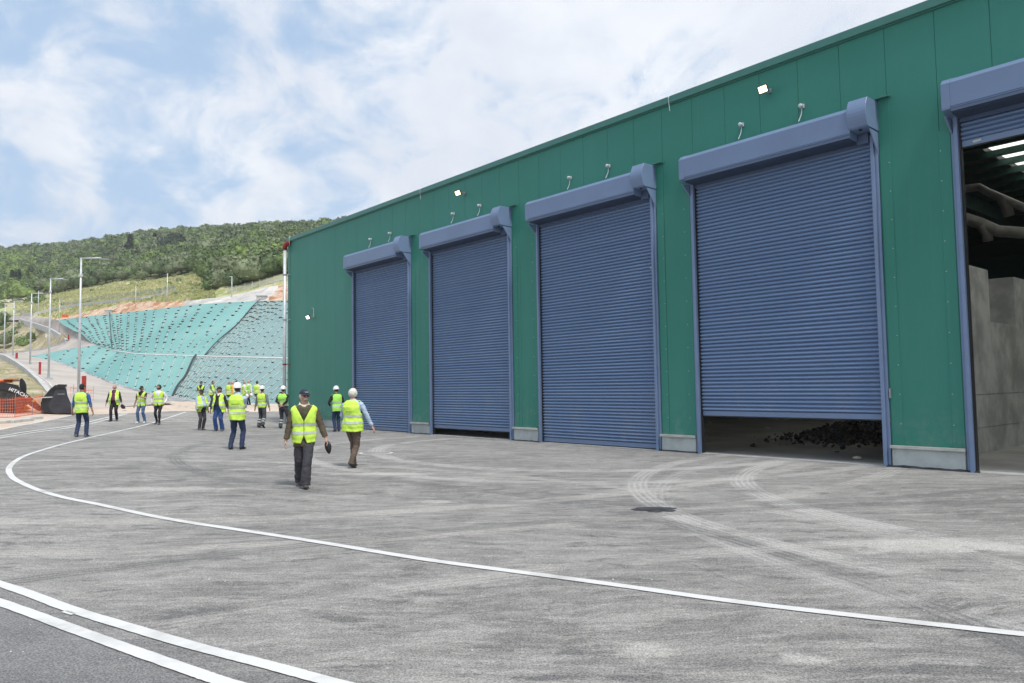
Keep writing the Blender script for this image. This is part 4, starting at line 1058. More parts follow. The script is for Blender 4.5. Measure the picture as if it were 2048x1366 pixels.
# heap of waste seen below the fourth shutter
wm = [mat('waste_dark', (.03, .027, .024), .8), mat('waste_brown', (.07, .05, .035), .8), mat('waste_pale', (.13, .12, .10), .7), mat('waste_blue', (.05, .07, .11), .6), mat('waste_yellow', (.14, .11, .05), .7)]
mb = MB(); hc = G(1700, 884)
for k in range(2200):
    a = rng.normal()*.9; b_ = rng.normal()*1.1; r0 = math.exp(-(a*a/1.6+b_*b_/2.4)*.5)
    p = hc+AL*a*1.0+NN*(b_*1.2+1.2); z = r0*rng.uniform(.0, .60); s = rng.uniform(.015, .075)
    ax = Matrix.Rotation(rng.uniform(0, 6), 3, Vector(rng.normal(size=3)).normalized())
    vs = [tuple(Vector((p[0], p[1], z+.03)) + ax @ Vector((x*s, y*s*.7, q*s*.35))) for x in (-1, 1) for y in (-1, 1) for q in (-1, 1)]
    mb.add(vs, [(0, 1, 3, 2), (4, 6, 7, 5), (0, 4, 5, 1), (2, 3, 7, 6), (0, 2, 6, 4), (1, 5, 7, 3)], int(rng.choice(5, p=[.5, .22, .1, .1, .08])))
mb.build('waste_heap', wm, kind='stuff', label='dark heap of mixed waste on the floor under the half raised fourth shutter', cat='waste')
for (px, py, s) in ((1598, 877, .11), (1545, 879, .09), (1535, 858, .07), (1480, 840, .06), (1420, 848, .06), (1715, 920, .07)):
    p = G(px, py); o = obj('debris', rockme[random.randrange(4)], loc=(p[0], p[1], .03+s*.4), rotz=random.uniform(0, 6), label='small dark lump of debris on the warehouse floor', cat='debris', group='debris lumps on the warehouse floor')
    o.scale = (s*1.5, s, s)

# ------------------------------------------------------------------ wheel loader behind the orange net
M['ldark'] = mat('loader_charcoal', (.035, .036, .045), .45, var=.2, scale=1.5)
M['lblack'] = mat('loader_black', (.018, .018, .022), .4)
M['lorange'] = mat('loader_orange', (.65, .13, .02), .4, var=.08)
M['lyel'] = mat('loader_amber', (.72, .36, .04), .5)
M['tyre'] = mat('tyre_rubber', (.05, .048, .045), .9, var=.3, scale=2, bump=.4, bscale=8)
M['white'] = mat('white_decal', (.8, .8, .8), .5)
M['chrome'] = mat('ram_rod', (.6, .6, .6), .2, metal=.8)
LP = G(100, 829); LY = LP[1]; K = LY/FPX       # metres per picture pixel there
def lx(px): return (px-100)*K*.86
zb_ = LP[2]
def lz(py): return (829-py)*K
ld = empty('wheel_loader', tuple(LP), math.radians(30), label='charcoal and orange wheel loader resting its bucket behind the orange net', cat='wheel loader')
def lpoly(pts): return [(lx(x), lz(y)) for x, y in pts]
# bucket: two side plates, curved shell, teeth edge
side = lpoly([(110, 779), (117, 776.5), (129.5, 776.5), (132, 791), (143, 816), (143.5, 826), (112, 828), (103, 824.5), (98, 818), (96.5, 811), (99, 804), (103, 797)])
bw = 2.7
bu = MB()
for y in (-.0, bw): MB().prism(side, 'y', y, y+.04).build('bucket_side', M['ldark'], ld)
shell = lpoly([(110, 770), (100, 777), (84, 797), (81, 806), (82, 817), (88, 824), (112, 828.5), (150, 828.6)])
inner = lpoly([(110.5, 772), (102, 779), (87, 798), (84.5, 806), (85.5, 815), (90, 821.5), (112, 826), (150, 827.4)])
MB().prism(shell+inner[::-1], 'y', .045, bw-.005).build('bucket_shell', M['lblack'], ld)
MB().prism(lpoly([(104, 777), (115, 769), (132, 769.5), (130, 774), (128, 776.5), (118, 776)]), 'y', -.06, bw+.1).build('spill_guard', M['lblack'], ld)
MB().prism(lpoly([(82, 794), (104, 793.4), (104.5, 795.2), (82, 796)]), 'y', -.05, -.002).build('wear_strip', M['galv'], ld)
MB().prism(lpoly([(114, 788), (128, 788), (128, 789.4), (114, 789.4)]), 'y', -.02, -.002).build('wear_strip', M['galvd'], ld)
MB().prism(lpoly([(141, 806), (146, 826), (150, 828.5), (143, 828)]), 'y', -.02, bw).build('cutting_edge', M['galvd'], ld)
MB().prism(lpoly([(110, 772), (100, 779), (86, 797), (83, 806), (84.5, 816), (89, 822), (112, 827), (118, 800), (122, 776)]), 'y', .07, .10).build('bucket_gusset', M['lblack'], ld)
# lift arm with lettering
arm = lpoly([(-25, 778), (-5, 768), (12, 768.5), (28, 772), (38, 779), (50, 787), (64, 800), (76, 812), (82, 817), (80, 822), (72, 820), (58, 810), (44, 800), (30, 792), (12, 786), (-8, 786), (-25, 794)])
MB().prism(arm, 'y', .55, .75).build('lift_arm', M['lblack'], ld)
MB().prism(arm, 'y', 1.95, 2.15).build('lift_arm', M['lblack'], ld)
bell = lpoly([(37, 757), (41, 756), (45, 760), (49, 768), (50, 776), (49.5, 786), (46, 792), (38, 788), (37, 775), (36, 766)])
MB().prism(bell, 'y', 1.1, 1.5).build('bell_crank', M['lblack'], ld)
MB().tube([(lx(-30), 1.3, lz(761)), (lx(22), 1.3, lz(761))], .085, 12).build('tilt_cylinder', M['lorange'], ld, smooth=True)
MB().tube([(lx(22), 1.3, lz(761)), (lx(39), 1.3, lz(760))], .035, 10).build('cylinder_rod', M['chrome'], ld, smooth=True)
MB().prism(lpoly([(5, 757), (34, 756), (34, 758.4), (5, 758.6)]), 'y', 1.1, 1.5).build('hose_cover', M['lorange'], ld)
MB().tube([(lx(66), .5, lz(801)), (lx(66), .8, lz(801))], .075, 10).build('pivot_pin', M['lyel'], ld)
MB().prism(lpoly([(44, 806), (60, 818), (50, 821), (38, 821)]), 'y', .9, 1.8).build('axle_housing', M['lyel'], ld)
# front frame and engine body left of the picture, and wheels
MB().prism(lpoly([(-95, 790), (-60, 790), (-20, 784), (20, 796), (30, 812), (0, 818), (-95, 816)]), 'y', .95, 1.75).build('front_frame', M['lorange'], ld)
def wheel(cx_, cy_, y0, y1, rpx):
    r = rpx*K; c = (lx(cx_), lz(cy_)); mb = MB(); seg = 40; rr = []
    for (y, q) in ((y0, .62), (y0-.0, .80), (y0+.05, .95), (y0+.12, 1.0), (y1-.12, 1.0), (y1-.05, .95), (y1, .80), (y1, .62)):
        rr.append([(c[0]+math.cos(2*math.pi*k/seg)*r*q, y, c[1]+math.sin(2*math.pi*k/seg)*r*q) for k in range(seg)])
    mb.rings(rr)
    for k in range(22):
        t = 2*math.pi*k/22
        for yy, dt in ((y0+.03, 0), ((y0+y1)/2+.01, .14)):
            a, b2 = t+dt, t+dt+.16; pts = [(c[0]+math.cos(q)*rd, c[1]+math.sin(q)*rd) for q, rd in ((a, r*.98), (b2, r*.98), (b2, r*1.045), (a, r*1.045))]
            mb.prism(pts, 'y', yy, yy+(y1-y0)/2-.05)
    w_ = mb.build('tyre', M['tyre'], ld)
    rm = MB(); rr = []
    for (y, q) in ((y0+.02, .60), (y0+.10, .56), (y0+.12, .30), (y0+.04, .26), (y0+.04, .01)):
        rr.append([(c[0]+math.cos(2*math.pi*k/24)*r*q, y, c[1]+math.sin(2*math.pi*k/24)*r*q) for k in range(24)])
    rm.rings(rr); rm.build('rim', M['lorange'], w_)
wheel(10, 805, -.05, .5, 33); wheel(10, 805, 2.2, 2.75, 33)
wheel(-115, 805, -.05, .5, 33)
bevel(MB().prism(lpoly([(-230, 800), (-90, 800), (-85, 770), (-100, 755), (-230, 755)]), 'y', .5, 2.2).build('engine_hood', M['lorange'], ld), .05)
cabm = MB().prism(lpoly([(-110, 756), (-60, 756), (-66, 700), (-104, 700)]), 'y', .7, 2.0); bevel(cabm.build('cab', M['lblack'], ld), .05)
bevel(MB().prism(lpoly([(-18, 780), (-16, 768), (8, 764), (36, 770), (44, 784), (40, 784), (33, 775), (8, 770), (-10, 773)]), 'y', -.02, .50).build('mudguard', M['lblack'], ld), .01)
# lettering on the arm
tc_ = bpy.data.curves.new('lettering', 'FONT'); tc_.body = 'HITACHI'; tc_.size = .30; tc_.extrude = .004; tc_.offset = .008; tc_.space_character = 1.1; tc_.align_x = 'CENTER'
to = bpy.data.objects.new('tmp', tc_); COL.objects.link(to); dg = bpy.context.evaluated_depsgraph_get()
me = bpy.data.meshes.new_from_object(to.evaluated_get(dg)); bpy.data.objects.remove(to); me.materials.clear(); me.materials.append(M['white'])
wtxt = max(v.co.x for v in me.vertices)-min(v.co.x for v in me.vertices); sc = (34*K)/wtxt
for v in me.vertices:
    x = v.co.x*sc; y = v.co.y*sc*1.05
    u = x/(34*K)       # bend along the arm
    ang = math.radians(-26-8*u); ox = x*math.cos(math.radians(29)); oz = -x*math.sin(math.radians(29))-.07*(u*u*4)*.5
    v.co = Vector((ox-math.sin(ang)*y, -v.co.z, oz+math.cos(ang)*y))
lt = obj('lettering', me, ld); lt.location = (lx(36.5), -.085, lz(786.5))
# plate carrying the letters, the widened face of the arm
MB().prism(lpoly([(-20, 772), (-5, 767), (12, 768), (24, 769.5), (38, 776), (52, 786), (66, 799), (60, 803), (40, 794), (24, 784), (10, 779), (-5, 778), (-20, 781)]), 'y', -.075, -.04).build('arm_face', M['lblack'], ld)

# ------------------------------------------------------------------ orange safety net
M['net'] = mat('orange_net', (.80, .16, .07), .55, var=.1)
def safety_net(name_label, ptsG, hgt, stakes, cell=(.11, .14)):
    r = empty('safety_net', tuple(ptsG[0]), label=name_label, cat='safety net')
    base = np.array(ptsG[0]); ln = [0]
    for a, b in zip(ptsG[:-1], ptsG[1:]): ln.append(ln[-1]+np.linalg.norm((b-a)[:2]))
    def at(s, z):
        i = max(0, min(len(ln)-2, int(np.searchsorted(ln, s))-1)); t = (s-ln[i])/(ln[i+1]-ln[i]); p = ptsG[i]*(1-t)+ptsG[i+1]*t-base
        sag = -.05*math.sin(s*1.3)**2*(z/hgt)
        return np.array([p[0]+.05*mnoise.noise(Vector((s*.9, z, 0))), p[1]+.10*mnoise.noise(Vector((s*.7, z*1.2, 5))), p[2]+z+sag])
    mb = MB(); L = ln[-1]; ns = int(L/.18); w_ = .018
    for z in np.arange(.02, hgt+.001, cell[1]):
        ww = .032 if (z < .03 or z+cell[1] > hgt) else w_*.8
        P_ = [at(s, z) for s in np.linspace(0, L, ns)]
        b = len(mb.v); vs = []
        for p in P_: vs += [p-np.array([0, 0, ww/2]), p+np.array([0, 0, ww/2])]
        mb.add(vs, [(2*i, 2*i+2, 2*i+3, 2*i+1) for i in range(len(P_)-1)])
    for s in np.arange(0, L, cell[0]):
        P_ = [at(s, z) for z in np.linspace(.02, hgt, 8)]; vs = []
        for p in P_: vs += [p-np.array([w_/2, 0, 0]), p+np.array([w_/2, 0, 0])]
        mb.add(vs, [(2*i, 2*i+1, 2*i+3, 2*i+2) for i in range(len(P_)-1)])
    mb.build('net', M['net'], r)
    for s in stakes:
        p = at(s*L, 0); MB().tube([(p[0], p[1], -.2+p[2]), (p[0], p[1]+.02, p[2]+hgt+.15)], .012, 6).build('stake', M['galvd'], r)
safety_net('orange mesh barrier hanging in front of the loader tyre', [G(x, y) for x, y in ((-120, 850), (-60, 842), (0, 836), (30, 835), (62, 830), (84, 827), (100, 827))], .95, [.05, .3, .55, .8, .95])
safety_net('faint orange mesh behind the man in the blue shirt', [P(x, y, 50) for x, y in ((141, 800), (160, 803), (188, 805))], .95, [.1, .5, .98], (.2, .2))
# broken kerb stones in front of the net
for (x0, y0, x1, y1) in ((-60, 853, 18, 846), (20, 846.5, 62, 841.5), (66, 839, 82, 838)):
    a, b = G(x0, y0), G(x1, y1); d = b-a; s = np.array([-d[1], d[0], 0])/np.linalg.norm(d[:2])*.28
    vs = [a-s*.5, b-s*.5, b+s*.5, a+s*.5]; bevel(MB().add([tuple(v+np.array([0, 0, -.1])) for v in vs]+[tuple(v+np.array([0, 0, .13])) for v in vs], [(0, 3, 2, 1), (4, 5, 6, 7), (0, 1, 5, 4), (1, 2, 6, 5), (2, 3, 7, 6), (3, 0, 4, 7)]).build('kerb_stone', M['curb'], label='loose pale kerb stone lying in the sand before the orange net', cat='kerb stone', group='kerb stones before the orange net'), .02)

# ------------------------------------------------------------------ people
def pm(name, col, rough=.8, **kw): return mat(name, col, rough, var=kw.pop('var', .14), scale=kw.pop('scale', 5.), bump=kw.pop('bump', .5), bscale=kw.pop('bscale', 14), **kw)
SK = {'light': pm('skin', (.52, .30, .22), .55, bump=0, var=.06), 'tan': pm('tan_skin', (.36, .20, .13), .55, bump=0, var=.06), 'dark': pm('deep_tan_skin', (.20, .11, .07), .55, bump=0, var=.06)}
CL = {k: pm(k+'_cloth', v) for k, v in dict(navy=(.018, .035, .09), jeans=(.06, .12, .24), black=(.014, .013, .016), charcoal=(.045, .045, .055), blue=(.02, .06, .20), brown=(.11, .078, .055),
      tweed=(.085, .065, .042), ltblue=(.42, .52, .68), white=(.74, .75, .76), grey=(.20, .22, .22), shirtblue=(.035, .11, .34), purple=(.13, .008, .07), olive=(.06, .06, .03),
      greengrey=(.14, .20, .19), slate=(.05, .05, .065), cream=(.72, .66, .5), orange=(.75, .34, .04)).items()}
VM = pm('hi_vis_yellow', (.60, .88, .10), .75, var=.05, scale=3., bump=.6, bscale=9)
VG = pm('hi_vis_green', (.40, .82, .12), .75, var=.05, scale=3., bump=.6, bscale=9)
BAND = mat('reflective_tape', (.50, .55, .50), .35, var=.1)
WHT = mat('helmet_white', (.82, .82, .84), .3, var=.03)
HAIR = {'white': mat('white_hair', (.68, .66, .58), .9, var=.15, scale=30), 'dark': mat('dark_hair', (.02, .016, .014), .7), 'grey': mat('grey_hair', (.32, .30, .28), .9, var=.2)}
CAPM = {'navy': mat('navy_cap', (.018, .024, .045), .8), 'black': mat('black_cap', (.014, .014, .018), .8)}
SHOE = {'black': mat('black_shoe', (.02, .02, .022), .45), 'brown': mat('brown_shoe', (.06, .05, .045), .55), 'white': mat('white_shoe', (.72, .72, .70), .5), 'grey': mat('grey_shoe', (.12, .12, .13), .6)}
TORSO = [(.84, .150, .105), (.90, .168, .118), (.96, .170, .120), (1.02, .160, .115), (1.08, .155, .110), (1.16, .163, .115), (1.25, .176, .122), (1.33, .186, .124), (1.39, .190, .116), (1.43, .172, .100), (1.465, .125, .080), (1.495, .075, .065)]
def t_at(z, belly=0., fat=1.):
    zs = [t[0] for t in TORSO]; rx = np.interp(z, zs, [t[1] for t in TORSO]); ry = np.interp(z, zs, [t[2] for t in TORSO])
    g = math.exp(-((z-1.06)/.14)**2); sh = 1 if z > 1.36 else fat
    return rx*sh+belly*.35*g, ry*sh+belly*.45*g, belly*.6*g
def ell(cx_, cy_, z, rx, ry, seg, e=2.3):
    out = []
    for k in range(seg):
        t = 2*math.pi*k/seg; c, s = math.cos(t), math.sin(t)
        out.append((cx_+rx*math.copysign(abs(c)**(2/e), c), cy_+ry*math.copysign(abs(s)**(2/e), s), z))
    return out
def ik(a, b, l1, l2, pole):
    a, b = Vector(a), Vector(b); d = b-a; L = min(d.length, (l1+l2)*.999); d.normalize()
    x = (l1*l1-l2*l2+L*L)/(2*L); h = math.sqrt(max(l1*l1-x*x, 0)); p = Vector(pole); p = (p-d*p.dot(d)).normalized()
    return a+d*x+p*h, a+d*L
def head_pt(u, v, k=1.):
    """u: azimuth (0=front +y), v: elevation; k: shell factor"""
    cu, su, cv_, sv = math.cos(u), math.sin(u), math.cos(v), math.sin(v)
    x = su*cv_*.077; y = cu*cv_*.098; z = sv*.117
    if z < 0: f = 1-.30*(-z/.117)**1.5; x *= f; y *= (f if cu < 0 else 1-.12*(-z/.117))
    if cu > .2 and z < -.02: y += .006
    return Vector((x*k, y*k-.008, z*k))
def person(pos, h, head, label, shirt='ltblue', trousers='navy', skin='light', vest='closed', vmat=None, hat=None, hair=None, shoe='black', feet=None, hands=None, lean=0., headyaw=0., belly=0., fat=1.,
           sleeve='long', jacket=False, vox=.016, glasses=False, moustache=False, bands=False, flare=0., headdown=0., wide=1., collar=None, elbows=None, vprint=False, beard=False, mat_front=None, vlen=.80, group=None, legw=1.):
    s = h/1.75
    root = empty('person', tuple(pos), -math.radians(head), label=label, cat='person'); root.scale = (s, s, s)
    if group: root['group'] = group
    feet = feet or ((-.10, 0, 0, 0), (.10, 0, 0, 0))       # x, y, lift, toe angle
    hands = hands or ((-.27, .04, .80), (.27, .04, .80))
    mats = [SK[skin], CL[shirt], CL[trousers], CL[mat_front or shirt]]
    prims = []      # (MB, material index)
    def L(p): return (p[0], p[1]+lean*max(0, p[2]-.92), p[2])
    # torso and pelvis
    mb = MB(); rr = []
    zs = np.linspace(.98, 1.495, 16)
    for z in zs:
        rx, ry, oy = t_at(z, belly, fat); rr.append([L(q) for q in ell(0, oy, z, rx, ry, 24)])
    mb.rings(rr); prims.append((mb, 1))
    if mat_front:
        mb = MB(); rr = []
        for z in zs[:-2]:
            rx, ry, oy = t_at(z, belly, fat); rr.append([L(q) for q in ell(0, oy+.03, z, rx*.55, ry*.92, 16)])
        mb.rings(rr); prims.append((mb, 3))
    mb = MB(); rr = []
    for z in (.80, .84, .90, .96, .995):
        rx, ry, oy = t_at(max(z, .84), belly, fat); rr.append([L(q) for q in ell(0, oy*.8-.008, z, rx*1.0, ry*1.04, 24)])
    mb.rings(rr); prims.append((mb, 2))
    if jacket:
        mb = MB(); rr = []
        for z in np.linspace(.74, 1.44, 12):
            rx, ry, oy = t_at(max(z, .86), belly, fat); k_ = 1.10+.12*max(0, 1.0-z); rr.append([L(q) for q in ell(0, oy-.01, z, rx*k_+.012, ry*k_+.012, 24)])
        mb.rings(rr); prims.append((mb, 1))
    # legs
    knees = []
    for i, sx in enumerate((-1, 1)):
        fx, fy, lift, ta = feet[i]; hip = Vector((sx*.088*wide, -.005, .90)); ank = (fx, fy-.03, .10+lift)
        kn, an = ik(hip, ank, .425, .42, (sx*.06, 1, 0)); knees.append((kn, an))
        w_ = fat*.5+.5; g = legw
        mb = MB(); mb.tube([hip+Vector((0, 0, .04)), hip*.7+kn*.3, hip*.35+kn*.65, kn, kn*.65+an*.35, kn*.25+an*.75, an+Vector((0, 0, -.045))], [.098*w_, .094*w_, .079*w_*g, .070*g, .070*g, .064*g*g, .066*g*g], 16)
        prims.append((mb, 2))
    # arms
    wr = []
    for i, sx in enumerate((-1, 1)):
        sh = Vector(L((sx*(.188*(.6+.4*fat)), 0, 1.395))); tgt = Vector(hands[i]); 
        pole = (sx*.35, -1, -.1) if not elbows else elbows[i]
        el, ws = ik(sh, tgt, .29, .265, pole); wr.append((el, ws))
        js = .012 if jacket else .0
        mb = MB()
        if sleeve == 'long':
            mb.tube([sh+Vector((-sx*.04, 0, .005)), sh+Vector((sx*.005, 0, -.02)), sh*.6+el*.4, el, el*.5+ws*.5, ws*.93+el*.07], [.05, .064+js, .057+js, .050+js, .046+js, .041+js], 14); prims.append((mb, 1))
            mb = MB(); mb.tube([el*.1+ws*.9, ws+(ws-el).normalized()*.03], [.028, .026], 10); prims.append((mb, 0))
        else:
            cut = .62 if sleeve == 'short' else 1.45
            if sleeve == 'short':
                mb.tube([sh+Vector((-sx*.04, 0, .005)), sh+Vector((sx*.005, 0, -.02)), sh*.5+el*.5, sh*.25+el*.75], [.05, .064, .060, .058], 14); prims.append((mb, 1))
                mb = MB(); mb.tube([sh*.4+el*.6, el, el*.5+ws*.5, ws+(ws-el).normalized()*.03], [.044, .041, .038, .027], 12); prims.append((mb, 0))
            else:
                mb.tube([sh+Vector((-sx*.04, 0, .005)), sh+Vector((sx*.005, 0, -.02)), sh*.5+el*.5, el, el*.6+ws*.4], [.05, .064, .058, .052, .05], 14); prims.append((mb, 1))
                mb = MB(); mb.tube([el, el*.5+ws*.5, ws+(ws-el).normalized()*.03], [.036, .036, .027], 12); prims.append((mb, 0))
    # neck and head
    nb = Vector(L((0, -.005, 1.46))); hc_ = Vector(L((0, .012, 1.635)))+Vector((0, headdown*.05, -headdown*.02))
    HM = Matrix.Translation(hc_) @ Matrix.Rotation(-math.radians(headyaw), 4, 'Z') @ Matrix.Rotation(-headdown*.5, 4, 'X')
    mb = MB(); mb.tube([nb, nb*.5+hc_*.5, hc_+Vector((0, -.01, -.02))], [.062, .054, .056], 14); prims.append((mb, 0))
    mb = MB(); rr = []
    for j in range(1, 14):
        v = -math.pi/2+math.pi*j/14; rr.append([tuple(HM @ head_pt(-2*math.pi*k/22, v)) for k in range(22)])
    mb.rings(rr); prims.append((mb, 0))
    mb = MB(); mb.tube([HM @ Vector((0, .088, .018)), HM @ Vector((0, .106, -.018)), HM @ Vector((0, .095, -.028))], [.009, .015, .012], 8); prims.append((mb, 0))
    for sx in (-1, 1):
        mb = MB(); mb.tube([HM @ Vector((sx*.074, -.008, -.035)), HM @ Vector((sx*.086, -.014, 0)), HM @ Vector((sx*.078, -.012, .03))], [.010, .015, .011], 6); prims.append((mb, 0))
        mb = MB(); mb.tube([HM @ Vector((sx*.03, .086, -.012)), HM @ Vector((sx*.05, .072, -.018))], [.018, .016], 8); prims.append((mb, 0))
    # union
    alls = MB(); kd_n = sum(len(p.v) for p, _ in prims); kd = KDTree(kd_n+4000); idx = 0; tag = []
    for p, mi in prims:
        alls.add(p.v, p.f)
        for v in p.v: kd.insert(v, idx); tag.append(mi); idx += 1
        # midpoints along long faces help the colour lookup
        for f in p.f:
            if len(f) == 4 and len(tag) < kd_n+3900:
                c = sum((Vector(p.v[i]) for i in f), Vector())/4; kd.insert(c, idx); tag.append(mi); idx += 1
    kd.balance()
    tmp = bpy.data.objects.new('tmp', alls.mesh('tmp', SK['light'])); COL.objects.link(tmp)
    md = tmp.modifiers.new('r', 'REMESH'); md.mode = 'VOXEL'; md.voxel_size = vox; md.use_smooth_shade = True
    sm = tmp.modifiers.new('s', 'SMOOTH'); sm.factor = .5; sm.iterations = 2
    dg = bpy.context.evaluated_depsgraph_get(); dg.update(); body = bpy.data.meshes.new_from_object(tmp.evaluated_get(dg)); body.name = 'body'
    bpy.data.objects.remove(tmp)
    body.materials.clear()
    for mt in mats: body.materials.append(mt)
    nrm_ = [v.normal.copy() for v in body.vertices]; ph = random.uniform(0, 40)
    for v, n_ in zip(body.vertices, nrm_):
        c = v.co
        if c.z < 1.46 and c.z > .08:
            a_ = .010 if c.z < .9 else .008
            v.co = c+n_*(a_*(mnoise.noise(Vector((c.x*9+ph, c.y*9, c.z*15)))+.7*mnoise.noise(Vector((c.x*22, c.y*22+ph, c.z*30)))))
    body.update()
    mi_ = []
    for p in body.polygons: mi_.append(tag[kd.find(p.center)[1]])
    body.polygons.foreach_set('material_index', mi_); body.polygons.foreach_set('use_smooth', [True]*len(mi_))
    # hands with fingers joined to the wrists
    bm = bmesh.new(); bm.from_mesh(body)
    hm = MB()
    for i, sx in enumerate((-1, 1)):
        el, ws = wr[i]; d = (ws-el).normalized(); side_ = Vector((0, 1, 0)) if abs(d.y) < .8 else Vector((1, 0, 0))
        side_ = (side_-d*side_.dot(d)).normalized(); nrm = d.cross(side_).normalized()
        b0 = ws+d*.01; palm = []
        for t, wx, wn in ((0, .026, .018), (.03, .037, .017), (.065, .042, .015), (.085, .038, .012)):
            palm.append([tuple(b0+d*t+side_*math.cos(2*math.pi*k/10)*wx+nrm*math.sin(2*math.pi*k/10)*wn) for k in range(10)])
        hm.rings(palm)
        inward = Vector((-sx, 0, 0)); inward = (inward-d*inward.dot(d)); inward = inward.normalized() if inward.length > .1 else nrm
        for q, (o_, ln_) in enumerate(((-.030, .062), (-.010, .074), (.010, .078), (.029, .070))):
            r0 = b0+d*.078+side_*o_; r1 = r0+d*ln_*.42+inward*.006; r2 = r1+d*ln_*.26+inward*.014; r3 = r2+d*ln_*.16+inward*.018
            hm.tube([r0, r1, r2, r3], [.0095, .009, .008, .006], 6)
        r0 = b0+d*.025+side_*.030; hm.tube([r0, r0+d*.03+side_*.018+inward*.008, r0+d*.055+side_*.020+inward*.020], [.013, .011, .008], 6)
    n0_ = len(bm.verts)
    vs = [bm.verts.new(v) for v in hm.v]
    for f in hm.f:
        try: fc = bm.faces.new([vs[i] for i in f]); fc.material_index = 0; fc.smooth = True
        except ValueError: pass
    bm.to_mesh(body); bm.free()
    obj('body', body, root)
    # shoes
    for i, (kn, an) in enumerate(knees):
        fx, fy, lift, ta = feet[i]; sx = (-1, 1)[i]
        mb = MB(); rr = []
        for y, wx, zt, z0 in ((-.075, .026, .07, .012), (-.06, .036, .10, 0), (-.01, .040, .105, 0), (.05, .044, .078, 0), (.11, .047, .056, 0), (.155, .042, .045, .003), (.185, .024, .030, .010)):
            rr.append([(wx*math.cos(2*math.pi*k/12), y, z0+(zt-z0)*(.5+.5*math.sin(2*math.pi*k/12))) for k in range(12)])
        mb.rings(rr); M4 = Matrix.Translation((fx, fy-.02, lift+.003)) @ Matrix.Rotation(-sx*math.radians(9), 4, 'Z') @ Matrix.Rotation(math.radians(ta), 4, 'X')
        mb.v = [tuple(M4 @ Vector(v)) for v in mb.v]; mb.build('shoe', SHOE[shoe], root, smooth=True)
    # vest
    if vest:
        vm_ = vmat or VM; seg = 72; zl = list(np.linspace(vlen, 1.475, 32)); voff = random.uniform(0, 30)
        def vpt(k, z, off):
            rx, ry, oy = t_at(max(z, .86), belly, fat); j = .022 if jacket else 0.
            if vest == 'open': wo = .060+.06*max(0, 1.3-z)+flare*max(0, 1.25-z)*.5+(.02 if z > 1.35 else 0)
            else: wo = .003+.40*max(0, z-1.19)+max(0, .93-z)*.30
            phi = math.asin(min(.95, (wo/max(rx, .1)))**1.25)
            fl = flare*max(0, 1.15-z); k_ = 1.04+.05*max(0, 1.1-z)
            rx = rx*k_+off+j+fl; ry = ry*k_+off*1.05+j*.8+fl*.6
            if z > 1.38: rx += .006
            t = phi+(2*math.pi-2*phi)*k/seg; s_, c = math.cos(t), math.sin(t)
            x = rx*math.copysign(abs(c)**(2/2.5), c); y = oy+ry*math.copysign(abs(s_)**(2/2.5), s_)
            wv = (.016*mnoise.noise(Vector((x*8, y*8, z*6+voff)))+.009*mnoise.noise(Vector((x*19, y*19, z*14+voff+x*10))))*(1 if z < 1.35 else .5)+.012*math.sin(t*7+voff)*max(0, 1.05-z)*2
            return L((x+c*wv, y+s_*wv, z+.012*math.sin(t*3+voff)*max(0, 1.0-z)*3))
        def keep(k, z):
            t = math.pi*2*(k+.5)/seg; x = math.sin(t)
            if z > 1.18 and abs(x) > .985-.10*min(1, (z-1.18)/.10): return False
            if math.cos(t) < 0 and z > 1.465 and abs(x) < .4: return False
            return True
        def sheet(zz_, off):
            mb = MB(); vs = [vpt(k, z, off) for z in zz_ for k in range(seg+1)]; fs = []; n_ = seg+1
            for j in range(len(zz_)-1):
                for k in range(seg):
                    if keep(k, (zz_[j]+zz_[j+1])/2): fs.append((j*n_+k, (j+1)*n_+k, (j+1)*n_+k+1, j*n_+k+1))
            return mb.add(vs, fs)
        vo = sheet(zl, .016).build('hi_vis_vest', vm_, root, smooth=True)
        so = vo.modifiers.new('t', 'SOLIDIFY'); so.thickness = .006; so.offset = 1
        for z0 in (.955, 1.105): sheet([z0, z0+.017, z0+.034, z0+.052], .026).build('reflective_band', BAND, vo, smooth=True)
        if vprint:
            mb = MB()
            for q in range(11):
                x0 = -.095+q*.0185; zc = 1.225; hh = .010 if q else .016
                ys = vpt(int(seg/2+x0*-60), zc, .032)[1]
                mb.box((x0, ys-.006, zc-hh*.5), (x0+.012, ys+.004, zc+hh*.5))
            mb.build('back_print', CL['slate'], vo)
    # cuffs / reflective leg bands
    if bands:
        for kn, an in knees:
            for t in (.42, .68):
                c = kn*(1-t)+an*t; d = (an-kn).normalized(); MB().tube([c-d*.022, c+d*.022], [.076*legw, .075*legw], 18).build('leg_band', BAND, root, smooth=True)
    # headwear and hair
    def shell(name, mt, k, test, seg=28, nv=18, thick=.0):
        mb = MB(); vs = []; fs = []
        for j in range(nv+1):
            v = -math.pi/2+math.pi*j/nv
            for q in range(seg): vs.append(tuple(HM @ (Vector([a_*b_ for a_, b_ in zip(head_pt(2*math.pi*q/seg, v, k), (1.17, 1.05, .90) if k > 1.12 and not hat else (1, 1, 1))])+Vector((0, 0, .004 if k < 1.12 or hat else -.006)))))
        for j in range(nv):
            for q in range(seg):
                v = -math.pi/2+math.pi*(j+.5)/nv; u = 2*math.pi*(q+.5)/seg
                if test(u, v): fs.append((j*seg+q, j*seg+(q+1) % seg, (j+1)*seg+(q+1) % seg, (j+1)*seg+q))
        mb.add(vs, fs); o = mb.build(name, mt, root, smooth=True); so = o.modifiers.new('t', 'SOLIDIFY'); so.thickness = .006; so.offset = 1; return o
